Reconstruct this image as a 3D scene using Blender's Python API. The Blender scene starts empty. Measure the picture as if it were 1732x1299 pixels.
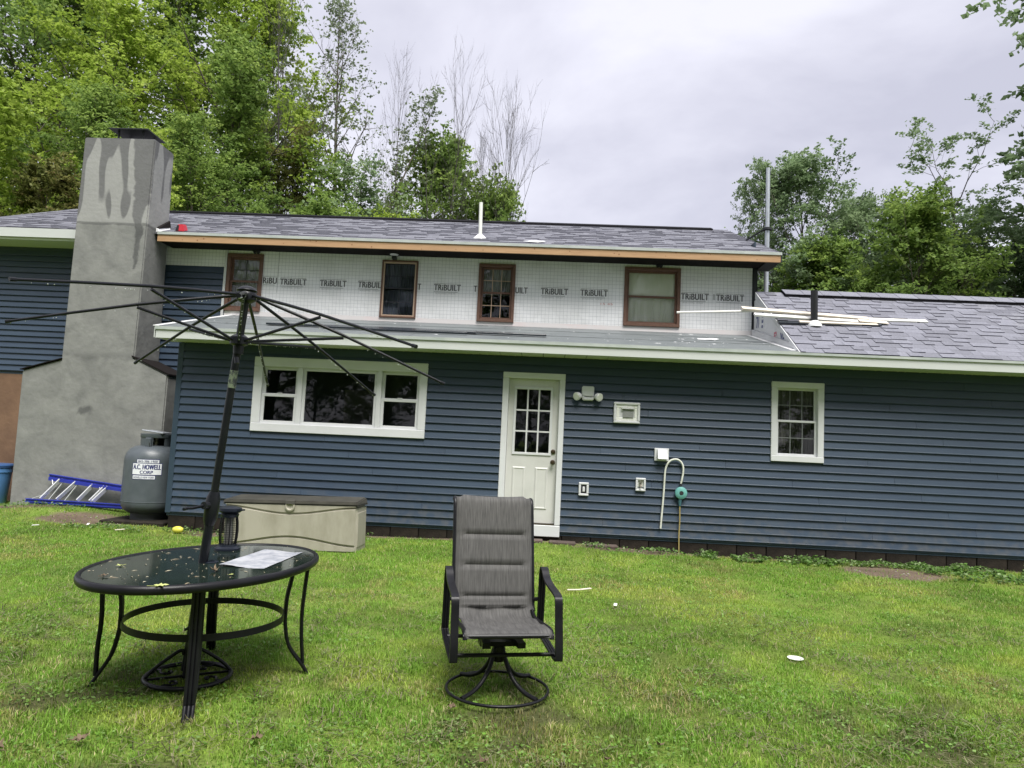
import bpy, bmesh, math, random
import numpy as np
from mathutils import Vector, Matrix

# ------------------------------------------------------------------ camera, sky, sun, exposure
scene = bpy.context.scene
col = scene.collection
cam_d = bpy.data.cameras.new('camera')
cam = bpy.data.objects.new('camera', cam_d)
col.objects.link(cam)
scene.camera = cam
cam_d.sensor_width = 36.0
cam_d.lens = 36.0 * 1200 / 1732
cam_d.clip_start = 0.05
cam_d.clip_end = 3000
_r = Vector((0.9979562702, 0.0435625229, 0.0467502894))
_u = Vector((-0.0429868624, -0.0836512335, 0.9955674768))
_f = Vector((-0.0472801504, 0.9955424541, 0.0816076568))
# rows above are camera right / up / forward of a hand-held phone, rolled 2.7 degrees
cam.matrix_world = Matrix(((_r[0], _u[0], -_f[0], 0.0),
                           (_r[1], _u[1], -_f[1], 0.0),
                           (_r[2], _u[2], -_f[2], 1.42),
                           (0, 0, 0, 1)))

SUN_EL, SUN_AZ = math.radians(62), math.radians(158)     # azimuth clockwise from +Y
world = bpy.data.worlds.new('World')
scene.world = world
world.use_nodes = True
wn, wl = world.node_tree.nodes, world.node_tree.links
wn.clear()
out = wn.new('ShaderNodeOutputWorld')
bg = wn.new('ShaderNodeBackground')
bg.inputs['Strength'].default_value = 0.1
sky = wn.new('ShaderNodeTexSky')
sky.sky_type = 'NISHITA'
sky.sun_disc = False
sky.sun_elevation = SUN_EL
sky.sun_rotation = SUN_AZ
sky.dust_density = 3.0
tc = wn.new('ShaderNodeTexCoord')
mp = wn.new('ShaderNodeMapping')
mp.inputs['Scale'].default_value = (1.0, 1.0, 2.2)
mp.inputs['Location'].default_value = (0.35, 0.2, 0.1)
nz = wn.new('ShaderNodeTexNoise')
nz.inputs['Scale'].default_value = 2.1
nz.inputs['Detail'].default_value = 6
nz.inputs['Roughness'].default_value = 0.52
nz.inputs['Distortion'].default_value = 0.25
rp = wn.new('ShaderNodeValToRGB')
rp.color_ramp.elements[0].position = 0.38
rp.color_ramp.elements[0].color = (1.46, 1.45, 1.70, 1)
rp.color_ramp.elements[1].position = 0.64
rp.color_ramp.elements[1].color = (2.24, 2.22, 2.46, 1)
mix = wn.new('ShaderNodeMix')
mix.data_type = 'RGBA'
mix.inputs['Factor'].default_value = 0.95
wl.new(tc.outputs['Generated'], mp.inputs['Vector'])
wl.new(mp.outputs['Vector'], nz.inputs['Vector'])
wl.new(nz.outputs['Fac'], rp.inputs['Fac'])
wl.new(sky.outputs['Color'], mix.inputs['A'])
wl.new(rp.outputs['Color'], mix.inputs['B'])
wl.new(mix.outputs['Result'], bg.inputs['Color'])
wl.new(bg.outputs['Background'], out.inputs['Surface'])

sun_d = bpy.data.lights.new('sun', 'SUN')
sun_d.energy = 1.5
sun_d.angle = math.radians(32)
sun_d.color = (1.0, 0.97, 0.92)
sun = bpy.data.objects.new('sun', sun_d)
col.objects.link(sun)
_d = Vector((math.sin(SUN_AZ) * math.cos(SUN_EL), math.cos(SUN_AZ) * math.cos(SUN_EL), math.sin(SUN_EL)))
sun.rotation_euler = (-_d).to_track_quat('-Z', 'Y').to_euler()
sun.location = (0, -5, 30)

scene.view_settings.view_transform = 'Standard'
scene.view_settings.look = 'None'
scene.view_settings.exposure = 2.1
scene.view_settings.gamma = 1
scene.view_settings.use_curve_mapping = False
scene.render.engine = 'CYCLES'
scene.cycles.max_bounces = 8
scene.cycles.transparent_max_bounces = 12
scene.cycles.use_denoising = True

# ------------------------------------------------------------------ helpers
R = random.Random(7)
NR = np.random.default_rng(11)


class MB:
    """collects shapes; build() links them as ONE mesh object"""
    def __init__(self):
        self.v, self.f = [], []

    def add(self, vs, fs):
        o = len(self.v)
        self.v += [tuple(p) for p in vs]
        self.f += [tuple(i + o for i in f) for f in fs]
        return self

    def box(self, x0, x1, y0, y1, z0, z1):
        return self.add([(x0, y0, z0), (x1, y0, z0), (x1, y1, z0), (x0, y1, z0),
                         (x0, y0, z1), (x1, y0, z1), (x1, y1, z1), (x0, y1, z1)],
                        [(0, 3, 2, 1), (4, 5, 6, 7), (0, 1, 5, 4), (1, 2, 6, 5), (2, 3, 7, 6), (3, 0, 4, 7)])

    def hexa(self, p):                      # 8 corners, same order as box
        return self.add(p, [(0, 3, 2, 1), (4, 5, 6, 7), (0, 1, 5, 4), (1, 2, 6, 5), (2, 3, 7, 6), (3, 0, 4, 7)])

    def bar(self, p, q, w, h, up=(0, 0, 1)):
        p, q = Vector(p), Vector(q)
        d = (q - p).normalized()
        s = d.cross(Vector(up))
        if s.length < 1e-4:
            s = d.cross(Vector((1, 0, 0)))
        s.normalize()
        t = s.cross(d).normalized()
        s, t = s * (w / 2), t * (h / 2)
        return self.hexa([p - s - t, p + s - t, q + s - t, q - s - t, p - s + t, p + s + t, q + s + t, q - s + t])

    def prism(self, poly, axis, a, b):      # polygon in the two other axes, swept along axis from a to b
        def pt(c, u, w):
            return {'x': (c, u, w), 'y': (u, c, w), 'z': (u, w, c)}[axis]
        n = len(poly)
        vs = [pt(a, *p) for p in poly] + [pt(b, *p) for p in poly]
        fs = [tuple(range(n)), tuple(range(2 * n - 1, n - 1, -1))]
        fs += [(i, (i + 1) % n, n + (i + 1) % n, n + i) for i in range(n)]
        return self.add(vs, fs)

    def tube(self, pts, r, n=8, closed=False, cap=True, flat=None):
        pts = [Vector(p) for p in pts]
        m = len(pts)
        rs = r if isinstance(r, (list, tuple)) else [r] * m
        vs, prev = [], None
        for i, p in enumerate(pts):
            if closed:
                d = pts[(i + 1) % m] - pts[i - 1]
            else:
                d = pts[min(i + 1, m - 1)] - pts[max(i - 1, 0)]
            d.normalize()
            if prev is None:
                ref = Vector((0, 0, 1)) if abs(d.z) < .9 else Vector((1, 0, 0))
                s = d.cross(ref).normalized()
            else:
                s = (prev - d * prev.dot(d)).normalized()
            prev = s
            t = d.cross(s)
            for k in range(n):
                a = 2 * math.pi * k / n + math.pi / n
                fs_, ft_ = (flat or (1, 1))
                vs.append(p + s * (math.cos(a) * rs[i] * fs_) + t * (math.sin(a) * rs[i] * ft_))
        fs = []
        for i in range(m if closed else m - 1):
            j = (i + 1) % m
            for k in range(n):
                fs.append((i * n + k, i * n + (k + 1) % n, j * n + (k + 1) % n, j * n + k))
        if cap and not closed:
            fs.append(tuple(range(n - 1, -1, -1)))
            fs.append(tuple((m - 1) * n + k for k in range(n)))
        return self.add(vs, fs)

    def lathe(self, c, prof, n=24, axis='z', a0=0.0):
        vs, fs = [], []
        for r, h in prof:
            for k in range(n):
                a = 2 * math.pi * k / n + a0
                u, w = r * math.cos(a), r * math.sin(a)
                vs.append({'z': (c[0] + u, c[1] + w, c[2] + h), 'y': (c[0] + u, c[1] + h, c[2] + w),
                           'x': (c[0] + h, c[1] + u, c[2] + w)}[axis])
        for i in range(len(prof) - 1):
            for k in range(n):
                fs.append((i * n + k, i * n + (k + 1) % n, (i + 1) * n + (k + 1) % n, (i + 1) * n + k))
        fs.append(tuple(range(n - 1, -1, -1)))
        m = (len(prof) - 1) * n
        fs.append(tuple(m + k for k in range(n)))
        return self.add(vs, fs)

    def build(self, name, mat, parent=None, smooth=None, bevel=0, local=False, seg=1):
        off = Vector((0, 0, 0))
        if parent is not None and not local:
            p = parent
            while p is not None:
                off += p.location
                p = p.parent
        me = bpy.data.meshes.new(name)
        me.from_pydata([Vector(v) - off for v in self.v], [], self.f)
        bm = bmesh.new()
        bm.from_mesh(me)
        bmesh.ops.recalc_face_normals(bm, faces=bm.faces)
        if bevel:
            ed = [e for e in bm.edges if len(e.link_faces) == 2 and e.calc_face_angle(0) > .6]
            bmesh.ops.bevel(bm, geom=ed, offset=bevel, segments=seg, affect='EDGES', clamp_overlap=True)
        bm.to_mesh(me)
        bm.free()
        me.materials.append(mat)
        if smooth:
            me.shade_smooth()
            me.set_sharp_from_angle(angle=math.radians(smooth))
        o = bpy.data.objects.new(name, me)
        col.objects.link(o)
        o.parent = parent
        return o


def tag(o, label, cat, group=None, kind=None):
    if label:
        o['label'] = label
    if cat:
        o['category'] = cat
    if group:
        o['group'] = group
    if kind:
        o['kind'] = kind
    return o


def thing(name, label, cat, loc=(0, 0, 0), rz=0.0, group=None):
    o = bpy.data.objects.new(name, None)
    o.empty_display_size = .2
    col.objects.link(o)
    o.location = loc
    o.rotation_euler = (0, 0, rz)
    return tag(o, label, cat, group)


def dup(o, parent=None):
    c = o.copy()
    col.objects.link(c)
    c.parent = parent
    for ch in list(o.children):
        dup(ch, c)
    return c


def raw_mesh(name, verts, tris, mat, tone=None, nper=3, colr=None):
    """numpy arrays to a mesh, optional per-vertex 'tone' value or 'col' colour"""
    me = bpy.data.meshes.new(name)
    nv, nf = len(verts), len(tris)
    me.vertices.add(nv)
    me.vertices.foreach_set('co', np.ascontiguousarray(verts, dtype=np.float32).ravel())
    me.loops.add(nf * nper)
    me.loops.foreach_set('vertex_index', np.ascontiguousarray(tris, dtype=np.int32).ravel())
    me.polygons.add(nf)
    me.polygons.foreach_set('loop_start', np.arange(0, nf * nper, nper, dtype=np.int32))
    me.update(calc_edges=True)
    if tone is not None:
        a = me.attributes.new('tone', 'FLOAT', 'POINT')
        a.data.foreach_set('value', np.ascontiguousarray(tone, dtype=np.float32))
    if colr is not None:
        a = me.attributes.new('col', 'FLOAT_COLOR', 'POINT')
        c4 = np.ones((nv, 4), np.float32)
        c4[:, :3] = colr
        a.data.foreach_set('color', c4.ravel())
    me.materials.append(mat)
    return me


def link_mesh(name, me, parent=None):
    o = bpy.data.objects.new(name, me)
    col.objects.link(o)
    o.parent = parent
    return o


def vnoise(x, y, s, seed=0):
    """smooth value noise in numpy"""
    x, y = np.asarray(x, float) / s, np.asarray(y, float) / s
    xi, yi = np.floor(x).astype(np.int64), np.floor(y).astype(np.int64)
    fx, fy = x - xi, y - yi
    fx, fy = fx * fx * (3 - 2 * fx), fy * fy * (3 - 2 * fy)

    def h(a, b):
        n = (a * 374761393 + b * 668265263 + seed * 1442695041) & 0xFFFFFFFF
        n = ((n ^ (n >> 13)) * 1274126177) & 0xFFFFFFFF
        return ((n ^ (n >> 16)) & 0xFFFF) / 65535.0
    return (h(xi, yi) * (1 - fx) * (1 - fy) + h(xi + 1, yi) * fx * (1 - fy)
            + h(xi, yi + 1) * (1 - fx) * fy + h(xi + 1, yi + 1) * fx * fy)


# ------------------------------------------------------------------ materials
def mat(name, c, rough=.6, spec=.5, metal=0.0, c2=None, scale=6.0, stretch=(1, 1, 1), lo=.35, hi=.65,
        bump=0.0, bscale=60.0, coat=0.0, rand=0.0, detail=5):
    m = bpy.data.materials.new(name)
    m.use_nodes = True
    n, l = m.node_tree.nodes, m.node_tree.links
    b = n['Principled BSDF']
    b.inputs['Roughness'].default_value = rough
    b.inputs['Specular IOR Level'].default_value = spec
    b.inputs['Metallic'].default_value = metal
    b.inputs['Coat Weight'].default_value = coat
    b.inputs['Base Color'].default_value = (*c, 1)
    t = n.new('ShaderNodeTexCoord')
    last = None
    if c2 is not None:
        mp_ = n.new('ShaderNodeMapping')
        mp_.inputs['Scale'].default_value = stretch
        l.new(t.outputs['Object'], mp_.inputs['Vector'])
        z = n.new('ShaderNodeTexNoise')
        z.inputs['Scale'].default_value = scale
        z.inputs['Detail'].default_value = detail
        z.inputs['Roughness'].default_value = .6
        l.new(mp_.outputs['Vector'], z.inputs['Vector'])
        r = n.new('ShaderNodeValToRGB')
        r.color_ramp.elements[0].position, r.color_ramp.elements[1].position = lo, hi
        r.color_ramp.elements[0].color, r.color_ramp.elements[1].color = (*c, 1), (*c2, 1)
        l.new(z.outputs['Fac'], r.inputs['Fac'])
        last = r.outputs['Color']
    if rand:
        oi = n.new('ShaderNodeObjectInfo')
        mr = n.new('ShaderNodeMapRange')
        mr.inputs['To Min'].default_value, mr.inputs['To Max'].default_value = 1 - rand, 1 + rand
        l.new(oi.outputs['Random'], mr.inputs['Value'])
        mx = n.new('ShaderNodeMix')
        mx.data_type, mx.blend_type = 'RGBA', 'MULTIPLY'
        mx.inputs['Factor'].default_value = 1
        if last is not None:
            l.new(last, mx.inputs['A'])
        else:
            mx.inputs['A'].default_value = (*c, 1)
        l.new(mr.outputs['Result'], mx.inputs['B'])
        last = mx.outputs['Result']
    if last is not None:
        l.new(last, b.inputs['Base Color'])
    if bump:
        z2 = n.new('ShaderNodeTexNoise')
        z2.inputs['Scale'].default_value = bscale
        z2.inputs['Detail'].default_value = 4
        l.new(t.outputs['Object'], z2.inputs['Vector'])
        bp = n.new('ShaderNodeBump')
        bp.inputs['Strength'].default_value = bump
        bp.inputs['Distance'].default_value = .01
        l.new(z2.outputs['Fac'], bp.inputs['Height'])
        l.new(bp.outputs['Normal'], b.inputs['Normal'])
    return m


def attr_mat(name, stops, rough=.6, trans=0.0, attr='tone', spec=.3, rand=0.0, fine=None):
    """colour from a per-vertex 'tone' (ramp) or straight from 'col'"""
    m = bpy.data.materials.new(name)
    m.use_nodes = True
    n, l = m.node_tree.nodes, m.node_tree.links
    b = n['Principled BSDF']
    b.inputs['Roughness'].default_value = rough
    b.inputs['Specular IOR Level'].default_value = spec
    a = n.new('ShaderNodeAttribute')
    a.attribute_name = attr
    if stops:
        r = n.new('ShaderNodeValToRGB')
        els = r.color_ramp.elements
        while len(els) < len(stops):
            els.new(.5)
        for e, (p, c) in zip(els, stops):
            e.position, e.color = p, (*c, 1)
        l.new(a.outputs['Fac'], r.inputs['Fac'])
        c_out = r.outputs['Color']
    else:
        c_out = a.outputs['Color']
    if fine:
        t = n.new('ShaderNodeTexCoord')
        z = n.new('ShaderNodeTexNoise')
        z.inputs['Scale'].default_value, z.inputs['Detail'].default_value = fine, 4
        l.new(t.outputs['Object'], z.inputs['Vector'])
        mr = n.new('ShaderNodeMapRange')
        mr.inputs['From Min'].default_value, mr.inputs['From Max'].default_value = .3, .7
        mr.inputs['To Min'].default_value, mr.inputs['To Max'].default_value = .72, 1.28
        l.new(z.outputs['Fac'], mr.inputs['Value'])
        mx = n.new('ShaderNodeMix')
        mx.data_type, mx.blend_type = 'RGBA', 'MULTIPLY'
        mx.inputs['Factor'].default_value = 1
        l.new(c_out, mx.inputs['A'])
        l.new(mr.outputs['Result'], mx.inputs['B'])
        c_out = mx.outputs['Result']
    l.new(c_out, b.inputs['Base Color'])
    if trans:
        tr = n.new('ShaderNodeBsdfTranslucent')
        l.new(c_out, tr.inputs['Color'])
        ms = n.new('ShaderNodeMixShader')
        ms.inputs['Fac'].default_value = trans
        l.new(b.outputs['BSDF'], ms.inputs[1])
        l.new(tr.outputs['BSDF'], ms.inputs[2])
        l.new(ms.outputs['Shader'], n['Material Output'].inputs['Surface'])
    return m


def glass_mat(name, tint=(.75, .8, .8), refl=1.0):
    m = bpy.data.materials.new(name)
    m.use_nodes = True
    n, l = m.node_tree.nodes, m.node_tree.links
    n.remove(n['Principled BSDF'])
    tr = n.new('ShaderNodeBsdfTransparent')
    tr.inputs['Color'].default_value = (*tint, 1)
    gl = n.new('ShaderNodeBsdfGlossy')
    gl.inputs['Roughness'].default_value = .015
    gl.inputs['Color'].default_value = (refl, refl, refl, 1)
    fr = n.new('ShaderNodeFresnel')
    fr.inputs['IOR'].default_value = 1.5
    ms = n.new('ShaderNodeMixShader')
    l.new(fr.outputs['Fac'], ms.inputs['Fac'])
    l.new(tr.outputs['BSDF'], ms.inputs[1])
    l.new(gl.outputs['BSDF'], ms.inputs[2])
    l.new(ms.outputs['Shader'], n['Material Output'].inputs['Surface'])
    return m


def math_node(n, l, op, a, b=None):
    k = n.new('ShaderNodeMath')
    k.operation = op
    for i, x in enumerate((a, b)):
        if x is None:
            continue
        if isinstance(x, (int, float)):
            k.inputs[i].default_value = x
        else:
            l.new(x, k.inputs[i])
    return k.outputs[0]


M = {}
M['siding'] = mat('navy_vinyl', (.028, .046, .075), .42, .45, c2=(.035, .056, .087), rand=.07, scale=1.3, stretch=(1, 1, 6), bump=.05, bscale=30)
def splash(m):
    # mud splashed up from the ground on the lowest courses
    n, l = m.node_tree.nodes, m.node_tree.links
    b = n['Principled BSDF']
    src = b.inputs['Base Color'].links[0].from_socket
    g = n.new('ShaderNodeNewGeometry')
    s = n.new('ShaderNodeSeparateXYZ')
    l.new(g.outputs['Position'], s.inputs[0])
    r = n.new('ShaderNodeMapRange')
    r.inputs['From Min'].default_value, r.inputs['From Max'].default_value = .75, .2
    l.new(s.outputs['Z'], r.inputs['Value'])
    z = n.new('ShaderNodeTexNoise')
    z.inputs['Scale'].default_value, z.inputs['Detail'].default_value = 9, 8
    l.new(g.outputs['Position'], z.inputs['Vector'])
    q = n.new('ShaderNodeMapRange')
    q.inputs['From Min'].default_value, q.inputs['From Max'].default_value = .42, .72
    l.new(z.outputs['Fac'], q.inputs['Value'])
    mx = n.new('ShaderNodeMix')
    mx.data_type = 'RGBA'
    mx.inputs['B'].default_value = (.105, .10, .092, 1)
    l.new(math_node(n, l, 'MULTIPLY', math_node(n, l, 'MULTIPLY', r.outputs['Result'], q.outputs['Result']), .55), mx.inputs['Factor'])
    l.new(src, mx.inputs['A'])
    l.new(mx.outputs['Result'], b.inputs['Base Color'])


splash(M['siding'])
M['navy_trim'] = mat('navy_trim', (.026, .045, .068), .45, .4, c2=(.032, .052, .078), scale=3)
M['black_trim'] = mat('black_trim', (.012, .014, .018), .5)
M['white'] = mat('white_vinyl', (.60, .61, .625), .4, .4, c2=(.54, .55, .56), scale=2.2, lo=.4, hi=.75)
M['white_dirty'] = mat('white_dirty', (.74, .75, .71), .5, .4, c2=(.52, .53, .47), scale=5, stretch=(3, 3, .6), lo=.5, hi=.8)
M['fascia'] = mat('fascia_aluminium', (.54, .56, .55), .42, .4, c2=(.48, .505, .49), scale=1.1, stretch=(.5, 1, 3), lo=.35, hi=.7)
M['soffit'] = mat('soffit', (.62, .65, .58), .5)
M['drip'] = mat('drip_edge', (.34, .38, .36), .4, .5, c2=(.45, .48, .46), scale=3)
M['wood'] = mat('new_lumber', (.36, .215, .115), .65, .3, c2=(.46, .295, .165), scale=7, stretch=(.5, 1, 9), lo=.3, hi=.7, bump=.1)
M['knot'] = mat('lumber_knot', (.20, .08, .03), .7)
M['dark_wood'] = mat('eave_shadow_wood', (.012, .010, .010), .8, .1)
M['brown'] = mat('brown_window_wood', (.112, .060, .042), .5, .4, c2=(.155, .086, .062), scale=9, stretch=(4, 4, 1))
M['tan'] = mat('tan_screen_frame', (.45, .33, .24), .5)
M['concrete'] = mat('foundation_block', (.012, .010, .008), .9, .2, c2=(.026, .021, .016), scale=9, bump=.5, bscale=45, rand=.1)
M['stucco_tan'] = mat('orange_brown_parging', (.19, .115, .075), .9, .2, c2=(.135, .082, .056), scale=2.4, lo=.35, hi=.7, bump=.5, bscale=14)
M['roll'] = mat('rolled_roofing', (.105, .12, .125), .5, .5, c2=(.15, .165, .17), scale=4, stretch=(.6, 2, 2), bump=.25, bscale=120)
M['room'] = mat('room_dark', (.02, .02, .022), .9)
M['curtain'] = mat('white_curtain', (.92, .93, .88), .9, .1, c2=(.86, .88, .81), scale=5, stretch=(3, 3, .5))
M['curtain_dark'] = mat('grey_curtain', (.16, .17, .17), .9, .1, c2=(.28, .29, .29), scale=16, stretch=(4, 4, .3))
M['glass'] = glass_mat('window_glass', (.96, .97, .965))
M['screen_glass'] = glass_mat('screened_glass', (.58, .61, .70), .8)
M['door'] = mat('door_paint', (.56, .56, .54), .45, .4, c2=(.48, .485, .46), scale=3, lo=.4, hi=.8)
M['bronze'] = mat('bronze_knob', (.10, .075, .05), .35, .5, metal=.8)
M['shingle'] = mat('slate_shingle', (.135, .138, .168), .6, .45, c2=(.18, .183, .217), scale=40, rand=.17, bump=.3, bscale=160)
M['shingle_mass'] = attr_mat('slate_shingle_mass', [(0, (.105, .107, .132)), (.5, (.14, .143, .17)), (1, (.178, .181, .21))], .62, 0, fine=40, spec=.45)
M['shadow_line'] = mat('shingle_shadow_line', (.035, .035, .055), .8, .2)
M['ridge'] = mat('ridge_vent', (.008, .008, .010), .8, .1)
M['felt'] = mat('under_roof', (.10, .10, .115), .8)
M['white_metal'] = mat('white_flashing', (.78, .79, .8), .4, c2=(.6, .61, .62), scale=8)
M['galv'] = mat('galvanised_steel', (.42, .45, .49), .38, .5, metal=.55, c2=(.52, .55, .6), scale=12, stretch=(3, 3, .5))
M['black_pipe'] = mat('black_pipe', (.010, .010, .012), .4)
M['tape'] = mat('seam_tape', (.74, .71, .71), .4, c2=(.78, .62, .62), scale=1.3, stretch=(1, 1, 2), lo=.52, hi=.75)
M['print'] = mat('grey_print', (.075, .075, .08), .6, c2=(.13, .13, .135), scale=30)
M['faint'] = mat('faint_print', (.42, .42, .44), .6)
M['cream'] = mat('cream_board', (.66, .60, .52), .6, c2=(.56, .50, .42), scale=5, stretch=(.5, 3, 3))
M['pvc'] = mat('white_board', (.78, .77, .74), .5, c2=(.68, .67, .64), scale=4)
M['dark_strip'] = mat('dark_metal_strip', (.018, .024, .033), .25, .6)
M['red'] = mat('red_plastic', (.52, .03, .05), .4)
M['foil'] = mat('pale_scrap', (.7, .71, .72), .5)


def wrap_material():
    m = bpy.data.materials.new('house_wrap')
    m.use_nodes = True
    n, l = m.node_tree.nodes, m.node_tree.links
    b = n['Principled BSDF']
    b.inputs['Roughness'].default_value = .45
    t = n.new('ShaderNodeTexCoord')
    s = n.new('ShaderNodeSeparateXYZ')
    l.new(t.outputs['Object'], s.inputs[0])
    outs = []
    for k, pitch in (('X', .062), ('Z', .062)):
        f = math_node(n, l, 'FRACT', math_node(n, l, 'DIVIDE', s.outputs[k], pitch))
        outs.append(math_node(n, l, 'LESS_THAN', f, .085))
    g = math_node(n, l, 'MAXIMUM', outs[0], outs[1])
    nz_ = n.new('ShaderNodeTexNoise')
    nz_.inputs['Scale'].default_value = 2.4
    l.new(t.outputs['Object'], nz_.inputs['Vector'])
    r = n.new('ShaderNodeValToRGB')
    r.color_ramp.elements[0].color, r.color_ramp.elements[1].color = (.74, .75, .76, 1), (.84, .85, .87, 1)
    r.color_ramp.elements[0].position, r.color_ramp.elements[1].position = .35, .65
    l.new(nz_.outputs['Fac'], r.inputs['Fac'])
    mx = n.new('ShaderNodeMix')
    mx.data_type = 'RGBA'
    mx.inputs['B'].default_value = (.36, .38, .41, 1)
    l.new(math_node(n, l, 'MULTIPLY', g, .62), mx.inputs['Factor'])
    l.new(r.outputs['Color'], mx.inputs['A'])
    l.new(mx.outputs['Result'], b.inputs['Base Color'])
    w = n.new('ShaderNodeTexNoise')                # soft wrinkles of the loose sheet
    w.inputs['Scale'].default_value = 5
    l.new(t.outputs['Object'], w.inputs['Vector'])
    bp = n.new('ShaderNodeBump')
    bp.inputs['Strength'].default_value, bp.inputs['Distance'].default_value = .55, .03
    l.new(w.outputs['Fac'], bp.inputs['Height'])
    l.new(bp.outputs['Normal'], b.inputs['Normal'])
    return m


def stucco_material():
    """grey render: trowel mottling, a wet stain with drips down from the top and along one edge"""
    m = bpy.data.materials.new('chimney_render')
    m.use_nodes = True
    n, l = m.node_tree.nodes, m.node_tree.links
    b = n['Principled BSDF']
    b.inputs['Roughness'].default_value = .85
    b.inputs['Specular IOR Level'].default_value = .25
    geo = n.new('ShaderNodeNewGeometry')
    s = n.new('ShaderNodeSeparateXYZ')
    l.new(geo.outputs['Position'], s.inputs[0])
    z1 = n.new('ShaderNodeTexNoise')
    z1.inputs['Scale'].default_value, z1.inputs['Detail'].default_value, z1.inputs['Distortion'].default_value = 3.4, 9, .55
    l.new(geo.outputs['Position'], z1.inputs['Vector'])
    r1 = n.new('ShaderNodeValToRGB')
    r1.color_ramp.elements[0].position, r1.color_ramp.elements[1].position = .3, .72
    r1.color_ramp.elements[0].color, r1.color_ramp.elements[1].color = (.165, .168, .163, 1), (.245, .248, .238, 1)
    l.new(z1.outputs['Fac'], r1.inputs['Fac'])
    # paler, newer render above z = 4.75
    up = n.new('ShaderNodeMapRange')
    up.inputs['From Min'].default_value, up.inputs['From Max'].default_value = 4.70, 4.74
    l.new(s.outputs['Z'], up.inputs['Value'])
    mx0 = n.new('ShaderNodeMix')
    mx0.data_type = 'RGBA'
    mx0.inputs['B'].default_value = (.36, .36, .355, 1)
    l.new(math_node(n, l, 'MULTIPLY', up.outputs['Result'], .55), mx0.inputs['Factor'])
    l.new(r1.outputs['Color'], mx0.inputs['A'])
    # stain edge height as a function of x (+ y so that the side face streaks as well)
    cx = math_node(n, l, 'ADD', s.outputs['X'], math_node(n, l, 'MULTIPLY', s.outputs['Y'], .8))
    cv = n.new('ShaderNodeCombineXYZ')
    l.new(math_node(n, l, 'MULTIPLY', cx, 5.2), cv.inputs['X'])
    l.new(math_node(n, l, 'MULTIPLY', s.outputs['Z'], 1.1), cv.inputs['Z'])
    z2 = n.new('ShaderNodeTexNoise')
    z2.inputs['Scale'].default_value, z2.inputs['Detail'].default_value = 1.0, .35
    l.new(cv.outputs['Vector'], z2.inputs['Vector'])
    edge = math_node(n, l, 'ADD', math_node(n, l, 'MULTIPLY', z2.outputs['Fac'], -3.4), 7.34)
    st = n.new('ShaderNodeMapRange')
    st.inputs['From Min'].default_value, st.inputs['From Max'].default_value = -.04, .10
    l.new(math_node(n, l, 'SUBTRACT', s.outputs['Z'], edge), st.inputs['Value'])
    # the long run beside the right hand edge of the front face
    wob = math_node(n, l, 'MULTIPLY', math_node(n, l, 'SUBTRACT', z1.outputs['Fac'], .5), .22)
    dx = math_node(n, l, 'ABSOLUTE', math_node(n, l, 'ADD', math_node(n, l, 'ADD', s.outputs['X'], 6.80), wob))
    wid = n.new('ShaderNodeMapRange')
    wid.inputs['From Min'].default_value, wid.inputs['From Max'].default_value = 3.75, 6.1
    wid.inputs['To Min'].default_value, wid.inputs['To Max'].default_value = .0, .20
    l.new(s.outputs['Z'], wid.inputs['Value'])
    run = n.new('ShaderNodeMapRange')
    run.inputs['From Min'].default_value, run.inputs['From Max'].default_value = -.015, .015
    l.new(math_node(n, l, 'SUBTRACT', wid.outputs['Result'], dx), run.inputs['Value'])
    front = math_node(n, l, 'LESS_THAN', s.outputs['Y'], 11.2)
    run_f = math_node(n, l, 'MULTIPLY', math_node(n, l, 'MULTIPLY', run.outputs['Result'], math_node(n, l, 'GREATER_THAN', s.outputs['Z'], 3.95)), front)
    wet = math_node(n, l, 'MAXIMUM', st.outputs['Result'], run_f)
    # two trowel joint lines and the patch over the shoulder
    j = math_node(n, l, 'LESS_THAN', math_node(n, l, 'ABSOLUTE', math_node(n, l, 'SUBTRACT', s.outputs['Z'], math_node(n, l, 'ADD', 4.70, math_node(n, l, 'MULTIPLY', wob, .25)))), .022)
    # smeared joint where the stack meets the base, and a filled hole lower down
    j2 = n.new('ShaderNodeMapRange')
    j2.inputs['From Min'].default_value, j2.inputs['From Max'].default_value = .085, .0
    l.new(math_node(n, l, 'ABSOLUTE', math_node(n, l, 'SUBTRACT', s.outputs['Z'], math_node(n, l, 'ADD', 2.50, math_node(n, l, 'MULTIPLY', wob, .9)))), j2.inputs['Value'])
    hx = math_node(n, l, 'MULTIPLY', math_node(n, l, 'ADD', s.outputs['X'], 7.42), .55)
    hz = math_node(n, l, 'ADD', math_node(n, l, 'SUBTRACT', s.outputs['Z'], 1.61), math_node(n, l, 'MULTIPLY', hx, -.4))
    hd_ = math_node(n, l, 'SQRT', math_node(n, l, 'ADD', math_node(n, l, 'MULTIPLY', hx, hx), math_node(n, l, 'MULTIPLY', hz, hz)))
    h2 = n.new('ShaderNodeMapRange')
    h2.inputs['From Min'].default_value, h2.inputs['From Max'].default_value = .085, .04
    l.new(math_node(n, l, 'ADD', hd_, wob), h2.inputs['Value'])
    smear = math_node(n, l, 'MAXIMUM', math_node(n, l, 'MULTIPLY', j2.outputs['Result'], .45), math_node(n, l, 'MULTIPLY', h2.outputs['Result'], .9))
    wet2 = math_node(n, l, 'MAXIMUM', math_node(n, l, 'MAXIMUM', wet, smear), math_node(n, l, 'MULTIPLY', j, .6))
    mx = n.new('ShaderNodeMix')
    mx.data_type, mx.blend_type = 'RGBA', 'MULTIPLY'
    mx.inputs['B'].default_value = (.50, .50, .52, 1)
    l.new(wet2, mx.inputs['Factor'])
    l.new(mx0.outputs['Result'], mx.inputs['A'])
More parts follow.
